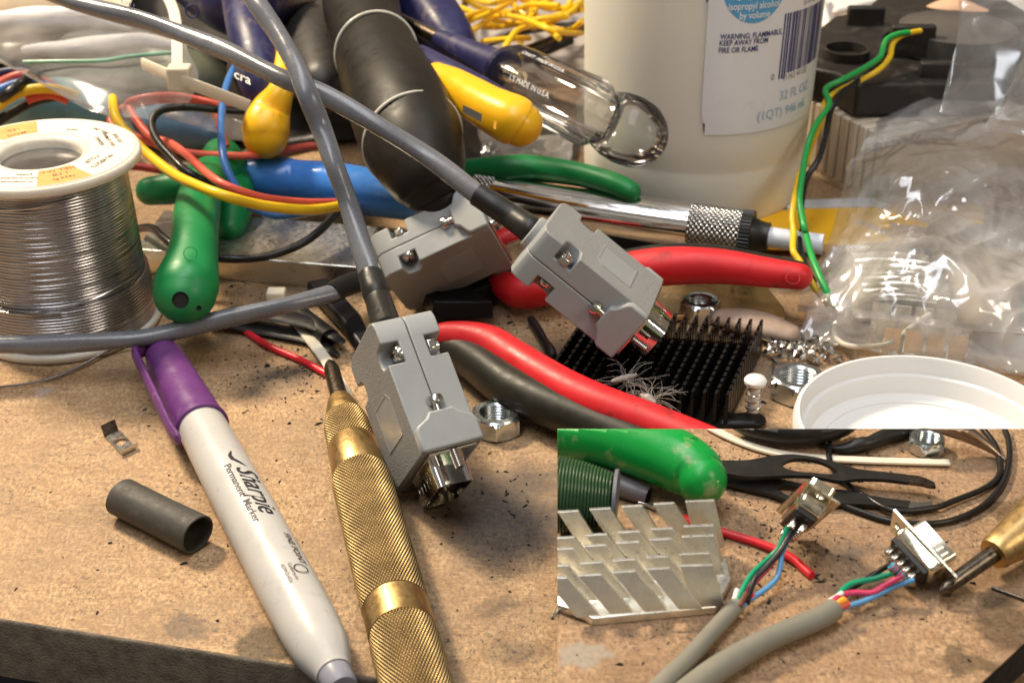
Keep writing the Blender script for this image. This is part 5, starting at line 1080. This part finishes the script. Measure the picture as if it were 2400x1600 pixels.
# spool edge at the left
o = thing('wire_spool', T8(60, 350, 0), 'spool of thin dark green wire cut off by the left edge of the raised board', 'spool')
sc_ = T8(-75, 330, 9.2); sd = Vector((1, -.15, 0)).normalized(); pf = []
for k in range(22):
    t = k*.75; R_ = 9.0-.012*t*t
    pf += [(t, R_-.28), (t+.19, R_), (t+.37, R_+.08), (t+.56, R_)]
g = MB().lathe(sc_, sd, [(-.1, .1)]+pf+[(16.8, .1)], 96).build('green_winding', mat('dark_green_wire', (.035, .085, .035), .28), o); trim(g, False, True)
g = MB().lathe(sc_, sd, [(16.8, 6.8), (17.6, 6.9), (17.8, 6.4), (17.9, .1)], 64).build('spool_rim', mat('grey_spool_rim', (.16, .16, .18), .4), o)
# grey sleeve
a = T8(130, 235, 3); b = T8(470, 345, 2.2); d = b-a
o = MB().tube([a, a+d*.4+Vector((0, 0, .4)), a+d*.8, b], [2.7, 2.7, 2.5, 2.1], 24, cap=False).build('grey_sleeve', mat('grey_sleeve', (.13, .12, .13), .4)); 
tag(o, 'thin dark grey sleeve running under the bright green handle on the raised board', 'sleeve')
o2 = MB().lathe(b, d, [(-.2, 2.1), (0, 2.1), (.05, 1.75), (-3, 1.6), (-3, .05)], 24).build('sleeve_mouth', GAP)
o2.parent = o; o2.location = o2.location-o.location
# black wires (loops)
def w8(nm, l, r, m, label, cat='wire', group=None, **k):
    o = MB().tube([T8(*q) for q in l], r, 10, **k).build(nm, m); trim(o); tag(o, label, cat, group); return o
w8('hookup_wire', [(2120, -20, 1.2), (2200, 80, 1.1), (2232, 180, 1.1), (2222, 250, 1.1), (2150, 310, 1.1), (2000, 370, 1.2), (1900, 405, 1.4), (1700, 420, 1.8), (1560, 350, 1.2), (1470, 290, 1.2), (1390, 200, 1.3), (1375, 110, 1.3), (1400, -10, 1.3)], .75, BLKW, 'black wire making the inner loop around the tweezers on the raised board')
w8('hookup_wire', [(2235, -30, 1), (2275, 70, 1), (2275, 190, 1), (2235, 300, 1), (2140, 400, 1), (2000, 465, 1), (1850, 485, 1), (1680, 470, 1), (1520, 420, 1), (1380, 370, 1), (1180, 345, .9)], .75, BLKW, 'black wire making the outer loop around the tweezers on the raised board')
w8('hookup_wire', [(1300, 60, 1), (1350, 90, 1), (1400, 108, 1.2), (1460, 110, 1.4), (1530, 90, 2), (1580, 80, 2.2), (1650, 50, 2.2), (1760, 15, 2), (1830, -40, 2)], [.7, .7, .9, 1.5, 2.0, 1.8, 2.0, 1.9, 1.9], BOOT, 'black wire joint covered with lumpy heat shrink near the nut on the raised board')
# dark curved rim at the far edge
o = MB().tube([T8(920, -50, 5), T8(1000, -8, 4.5), T8(1150, 22, 4.5), T8(1300, 20, 4.5), T8(1420, -10, 5), T8(1480, -50, 5)], 3.4, 18).build('rubber_ring', BLACK_PL); trim(o); tag(o, 'dark curved rubber rim at the far edge of the raised board', 'rim')
# cable tie
root = thing('cable_tie', T8(1400, 150, 0), 'thin milky cable tie lying along the far side of the raised board', 'cable tie', 'white nylon cable ties')
g = MB().tube([T8(740, -30, .8), T8(820, 25, .8), T8(1000, 100, .8), T8(1200, 145, .8), T8(1500, 165, .8), T8(1800, 175, .8), T8(1978, 179, .8)], 1.25, 10, flat=(1, .35), sq=.5).build('strap', NYLON, root); trim(g)
nt2 = nut('bright zinc hex nut on the raised board beside the cable tie end', T8(1858, 116, 0), 5.0, 3.9, .2)
for ch in nt2.children: pass
# steel scriber point
o = MB().tube([T8(1850, -60, 11), T8(2000, 0, 7.5), T8(2150, 85, 3.5), T8(2262, 170, .6)], [3.4, 2.7, 1.4, .2], 16).build('steel_point', mat('worn_steel_point', (.34, .27, .22), .35, 1, var=.2)); trim(o); tag(o, 'sharp steel point entering over the nut from the far edge of the raised board', 'tool tip')
# tweezers
root = thing('black_tweezers', T8(1300, 260, 0), 'black fine tip tweezers with oval cut-outs lying on the raised board', 'tweezers')
def ribbon(top_, bot_, z, th, holes, nm, m):
    mb = MB(); n = len(top_)
    def smooth_(l): 
        out = []
        for i in range(len(l)-1):
            p0, p1, p2, p3 = [Vector(l[max(0, min(len(l)-1, i+k))]) for k in (-1, 0, 1, 2)]
            for k in range(6): t = k/6; out.append(.5*((2*p1)+(p2-p0)*t+(2*p0-5*p1+4*p2-p3)*t*t+(3*p1-p0-3*p2+p3)*t**3))
        out.append(Vector(l[-1])); return out
    a, b = smooth_(top_), smooth_(bot_)
    zz = lambda i: z[0]+(z[1]-z[0])*i/(len(a)-1)
    strips = []
    for i in range(len(a)-1):
        for (l0, l1) in ((0, .5), (.5, 1)):
            pass
    def col(i):
        x = (a[i].x+b[i].x)/2; lo_, hi_ = None, None
        for (cx, w_, f) in holes:
            if abs(x-cx) < w_: k = math.sqrt(1-((x-cx)/w_)**2)*f; lo_, hi_ = .5-k, .5+k
        return lo_, hi_
    for i in range(len(a)-1):
        A = a[i]; B = b[i]; A2 = a[i+1]; B2 = b[i+1]; h0 = col(i); h1 = col(i+1)
        if h0[0] is None and h1[0] is None: segs_ = [((0, 1), (0, 1))]
        else:
            h0 = h0 if h0[0] is not None else (.5, .5); h1 = h1 if h1[0] is not None else (.5, .5); segs_ = [((0, h0[0]), (0, h1[0])), ((h0[1], 1), (h1[1], 1))]
        for (s0, s1) in segs_:
            q = [A+(B-A)*s0[0], A+(B-A)*s0[1], A2+(B2-A2)*s1[1], A2+(B2-A2)*s1[0]]; zi = [zz(i), zz(i), zz(i+1), zz(i+1)]
            mb.hexa([T8(p.x, p.y, h) for p, h in zip(q, zi)], [T8(p.x, p.y, h)+Vector((0, 0, th)) for p, h in zip(q, zi)])
    return mb.build(nm, m, root, smooth=False)
ribbon([(800, 180), (950, 182), (1080, 160), (1180, 152), (1300, 165), (1420, 195), (1520, 225), (1650, 240), (1760, 252)], [(800, 235), (950, 262), (1080, 262), (1180, 258), (1300, 262), (1420, 285), (1520, 275), (1650, 278), (1770, 292)], (4, 3), .9, [(1275, 135, .34)], 'upper_arm', BLACK_PL)
ribbon([(800, 240), (950, 262), (1080, 268), (1200, 290), (1350, 325), (1450, 330), (1600, 362), (1780, 385)], [(800, 280), (950, 320), (1080, 350), (1200, 390), (1350, 400), (1450, 400), (1600, 405), (1770, 420)], (1, 1), .9, [(1215, 100, .30)], 'lower_arm', BLACK_PL)
ribbon([(1750, 252), (1820, 258), (1870, 275), (1900, 290)], [(1765, 290), (1840, 300), (1868, 308), (1908, 312)], (3, 3), .8, [], 'steel_tip', STEEL_DK)
ribbon([(1770, 385), (1830, 390), (1890, 388)], [(1765, 418), (1830, 425), (1895, 416)], (1, 1), .8, [], 'steel_tip', NICKEL)
# red wire
w8('wire_offcut', [(640, 455, 1), (720, 490, 1), (870, 535, 1), (1000, 575, 1), (1120, 620, 1.2), (1200, 665, 1.2), (1250, 710, 1.1), (1290, 745, 1.1)], 1.0, REDW, 'red wire offcut passing behind the silver heatsink on the raised board')
w8('bare_wire_end', [(420, 378, 1), (460, 388, 1), (505, 408, 1)], .5, NICKEL, 'tiny bare wire strands by the mouth of the grey sleeve')
w8('needle', [(2190, 803, .5), (2260, 828, .6), (2370, 868, .6), (2450, 900, .6)], .35, STEEL_DK, 'thin steel lead wire at the right edge of the raised board')
w8('needle', [(-10, 960, .5), (10, 925, .5), (40, 890, .5)], .4, NICKEL, 'short bright wire at the left edge of the raised board')

# silver heatsink
root = thing('silver_heatsink', T8(480, 900, 0), 'silver aluminium heatsink with leaning slotted fins at the left of the raised board', 'heatsink')
bq = [(-60, 1005), (170, 990), (820, 935), (925, 800), (920, 640), (-60, 700)]
g = MB(); g.prism([tuple(T8(x, y, 0).xy) for x, y in ((-60, 830), (-60, 900), (150, 975), (190, 997), (805, 938), (885, 800), (860, 690), (-60, 700))], ZS, ZS+2.0); g = g.build('base_plate', ALU_FIN, root, bevel=.3); trim(g, False, True)
rows_ = [  # (left x/y at column 0, step) tops of each row and the feet
  (dict(x0=-53, y0=762, sx=171, sy=-16, w=145, fy=955, fx=165, hb=2)),
  (dict(x0=-38, y0=700, sx=166, sy=-15, w=135, fy=880, fx=150, hb=2)),
  (dict(x0=-20, y0=615, sx=165, sy=-16, w=140, fy=800, fx=150, hb=2)),
  (dict(x0=-10, y0=560, sx=164, sy=-15, w=135, fy=740, fx=140, hb=2)),
  (dict(x0=15, y0=428, sx=160, sy=-13, w=130, fy=660, fx=150, hb=2))]
for r_i, rw in enumerate(rows_):
    for c_ in range(5):
        x0 = rw['x0']+rw['sx']*c_; y0 = rw['y0']+rw['sy']*c_; wv = rw['w']*(1.12 if c_ == 4 else .80)
        fx = rw['fx']*(1 if c_ < 4 else .35)
        bx = x0+fx; by = rw['fy']-12*c_
        foot = T8(bx, by, 1.8); foot2 = T8(bx+wv, by-8, 1.8)
        # fin height: solve so that its top projects to the measured pixel while standing almost upright
        hgt = 17.0
        def lift(fp, tx, ty):
            best = None
            for k in range(40, 260):
                h = k*.1; p = T8(tx, ty, h); e = abs(p.y-fp.y-(2.5))
                if best is None or e < best[0]: best = (e, p)
            return best[1]
        tl_, tr_ = lift(foot, x0, y0), lift(foot2, x0+wv, y0-6)
        hz_ = (tl_.z+tr_.z)/2
        th = Vector((.1, .75, 0))
        g = MB(); g.hexa([foot, foot2, foot2+th, foot+th], [tl_, tr_, tr_+th, tl_+th]); g = g.build('fin', ALU_FIN, root, bevel=.06, smooth=False)
        g = g
        trim(g, False, True)

# D-sub plugs
def dsub(name, label, Rm, t, s):
    M = frame(Rm, t, s); root = thing(name, M((0, 0, 0))-Vector((0, 0, 5)), label, 'connector', 'opened D-sub plugs on the raised board')
    fp = MB(); n = 28
    # flange with two holes
    out_ = []; pl = MB()
    for sy in (-1, 1):
        oc = []; ic = []
        for i in range(n):
            a = 2*math.pi*(i+.5)/n; ca, sa = math.cos(a), math.sin(a); k = 1/max(abs(ca), abs(sa)); oc.append((sy*12.5+ca*k*2.9, sa*k*6.2)); ic.append((sy*12.5+ca*1.6, sa*1.6))
        vs = [M((x, y, z)) for x in (-.4, .4) for ring_ in (oc, ic) for y, z in ring_]; fs = []
        for i in range(n):
            j = (i+1) % n; fs += [(i, j, n+j, n+i), (2*n+i, 2*n+j, 3*n+j, 3*n+i), (i, j, 2*n+j, 2*n+i), (n+i, n+j, 3*n+j, 3*n+i)]
        pl.add(vs, fs)
    pl.box((0, 0, 0), .4, 9.65, 6.2, M); pl.build('flange', TIN, root, smooth=False)
    o_ = dshell_poly(8.6, 7.6, 4.2); i_ = dshell_poly(8.1, 7.1, 3.7)
    sh = shell_mesh(M, .4, 6.4, o_, i_).build('front_shell', TIN, root, ang=50, bevel=.0)
    f_ = MB(); f_.add([M((5.0, y, z)) for y, z in i_], [tuple(range(len(i_)))]); f_.build('insulator', BLACK_PL, sh, smooth=False)
    rb = MB()
    for k in range(6): rb.box((3.4, (k-2.5)*2.4, 4.22), 1.4, .35, .18, M); rb.box((3.4, (k-2.5)*2.4, -4.22), 1.4, .35, .18, M)
    rb.build('shell_dimples', TIN, sh)
    q = MB(); po = dshell_poly(9.7, 9.0, 4.9, 2.0)
    q.add([M((-.4, y, z)) for y, z in po]+[M((-4.2, y*.97, z*.96)) for y, z in po]+[M((-4.9, y*.88, z*.84)) for y, z in po], [])
    n = len(po); q.f = [(i, (i+1) % n, n+(i+1) % n, n+i) for i in range(n)]+[(n+i, n+(i+1) % n, 2*n+(i+1) % n, 2*n+i) for i in range(n)]+[tuple(range(2*n, 3*n))]
    q.build('rear_shell', TIN, root, ang=50)
    ib = MB(); ib.box((-5.8, 0, 0), 1.1, 8.2, 3.6, M); ins = ib.build('insulator_block', BLACK_PL, root, bevel=.3)
    for r_, nn in ((1.5, 5), (-1.5, 4)):
        for k in range(nn):
            y = (k-(nn-1)/2)*2.77; a = M((-6.5, y, r_)); d = M((-11, y, r_))-a
            MB().lathe(a, d, [(0, .75*s), (1.5*s, .8*s), (2.2*s, 1.15*s), (4.2*s, 1.05*s), (4.6*s, .5*s)], 10).build('solder_cup', NICKEL, root)
    return root, M
RR = [[0.865, -0.492, -0.104], [0.43, 0.83, -0.355], [0.261, 0.262, 0.929]]
RL = [[0.55, 0.131, 0.825], [0.703, -0.607, -0.371], [0.452, 0.784, -0.426]]
dR, MR = dsub('dsub_plug', 'right opened metal D-sub plug leaning against the brass and steel scriber', RR, (135.3, 385.3, -63.0), .660)
dL, ML = dsub('dsub_plug', 'left opened metal D-sub plug lying by the tweezers with its ear hole up', RL, (93.0, 375.5, -37.7), .702)
# resistors
def resistor(label, p0, p1, r):
    root = thing('resistor', (p0+p1)/2, label, 'resistor', 'blue banded resistors soldered to the plugs'); d = p1-p0; L = d.length
    MB().lathe(p0, d, [(0, .2), (.05*L, r*.9), (.15*L, r*1.1), (.25*L, r*.95), (.75*L, r*.95), (.85*L, r*1.1), (.95*L, r*.9), (L, .2)], 20).build('body', mat('resistor_blue', (.10, .36, .52), .35), root)
    for k, m in ((.16, REDW), (.36, REDW), (.5, BLACK_PL), (.64, REDW), (.84, BRNW)):
        MB().lathe(p0+d*(k-.03), d, [(0, r*1.12), (.06*L, r*1.12)], 20).build('colour_band', m, root)
    MB().tube([p0-d*.28+Vector((0, 0, .8)), p0-d*.15-Vector((0, 0, .2)), p0+d*.03], .25, 6).build('lead', NICKEL, root); MB().tube([p1-d*.03, p1+d*.2-Vector((0, 0, .4)), p1+d*.42+Vector((0, 0, .6))], .25, 6).build('lead', NICKEL, root)
resistor('blue resistor soldered across the cups of the right opened plug', T8(1680, 688, 8), T8(1748, 755, 5.5), .95)
resistor('small blue resistor under the left opened plug', T8(1175, 570, 6), T8(1212, 535, 7.5), .9)
# cables with stripped cores
def core_cable(label, jac, rad, cores, zend):
    root = thing('grey_cable', T8(*jac[len(jac)//2][:2], 0), label, 'cable', 'stripped grey cables on the raised board')
    MB().tube([T8(*q) for q in jac], rad, 28, sub=10, wob=lambda t, L: .012*math.sin(2*t+L*.2)).build('jacket', CABLE2, root)
    for m, l_, r in cores: MB().tube([T8(*q) for q in l_], r, 12).build('core_wire', m, root)
    return root
core_cable('left grey cable whose cores rise to the left opened plug',
  [(915, 893, 2.6), (860, 950, 2.6), (760, 1060, 2.6), (660, 1170, 2.6), (560, 1270, 2.6), (470, 1370, 2.6), (400, 1460, 2.6)], [1.72, 1.80, 1.85, 1.95, 2.1, 2.2, 2.3],
  [(TEALW, [(905, 905, 3), (930, 840, 3.4), (985, 740, 4.5), (1070, 660, 5.5), (1120, 610, 7), (1150, 550, 9), (1172, 500, 11)], .62),
   (BLKW, [(965, 880, 3.2), (985, 810, 3.6), (1010, 750, 4.5), (1060, 700, 5.5), (1130, 620, 7.5), (1165, 560, 9), (1190, 510, 10.5)], .62),
   (PINKW, [(945, 865, 3), (960, 830, 3), (1020, 760, 3.6), (1075, 700, 4.5), (1120, 640, 6), (1150, 590, 7.5), (1180, 520, 9)], .55),
   (SKYW, [(935, 905, 2.6), (985, 860, 2.6), (1060, 810, 3), (1110, 760, 3.6), (1130, 700, 5), (1140, 630, 6.5), (1170, 560, 8), (1200, 520, 9)], .60),
   (WHITE_PL, [(890, 900, 3), (905, 850, 3.4), (915, 815, 3.8)], .62), (BRNW, [(925, 900, 3.6), (945, 860, 4), (960, 835, 4.2)], .62), (REDW, [(940, 890, 2.8), (970, 862, 3), (995, 842, 3)], .5)], 0)
core_cable('right grey cable whose cores run to the resistor on the right opened plug',
  [(1402, 912, 3.0), (1330, 955, 3.0), (1200, 1010, 3.0), (1050, 1075, 3.0), (900, 1160, 3.0), (770, 1245, 3.0), (650, 1340, 3.0), (560, 1420, 3)], [2.3, 2.4, 2.45, 2.5, 2.6, 2.7, 2.8, 2.9],
  [(TEALW, [(1420, 850, 4), (1445, 815, 4.2), (1500, 780, 4.4), (1580, 765, 4.6), (1650, 745, 5.5), (1700, 728, 6.5)], .66),
   (BLKW, [(1440, 860, 2.4), (1490, 810, 2.4), (1560, 765, 2.8), (1620, 725, 4), (1680, 690, 6)], .60),
   (PINKW, [(1390, 880, 4), (1430, 845, 4), (1500, 830, 3.6), (1590, 830, 3.6), (1650, 795, 4.4), (1710, 762, 5.6), (1740, 745, 6.2)], .66),
   (SKYW, [(1410, 925, 2.6), (1480, 895, 2.6), (1560, 868, 2.8), (1640, 830, 3.2), (1700, 800, 3.8), (1760, 778, 4.6), (1800, 765, 5)], .60),
   (WHITE_PL, [(1375, 875, 3.6), (1415, 852, 4), (1440, 832, 4.2)], .66), (ORGW, [(1400, 895, 4.2), (1430, 880, 4.6), (1460, 868, 4.8)], .75), (YELW, [(1415, 880, 4.8), (1435, 868, 5), (1450, 858, 5.2)], .5), (CORAL, [(1405, 915, 3.6), (1440, 898, 4), (1472, 886, 4)], .75)], 0)
# brass scriber entering from the right
root = thing('brass_scriber', T8(2300, 560, 0), 'brass scriber with a steel tip entering at the right edge of the raised board', 'scriber')
p0, p1, p2 = T8(1925, 828, 3.2), T8(2215, 632, 6.5), T8(2420, 480, 8.5); d = (p2-p0).normalized(); L1 = (p1-p0).length
MB().lathe(p0, d, [(0, .15), (1.0, 1.0), (2.0, 1.5), (5, 1.75), (L1+2, 2.0)], 32).build('steel_tip', STEEL_DK, root)
MB().lathe(p0, d, [(L1-.5, 2.1), (L1-.5, 3.4), (L1+.8, 3.9), (L1+2.2, 4.0), (L1+22, 7.4), (L1+45, 7.6)], 64).build('brass_nose', BRASS, root)
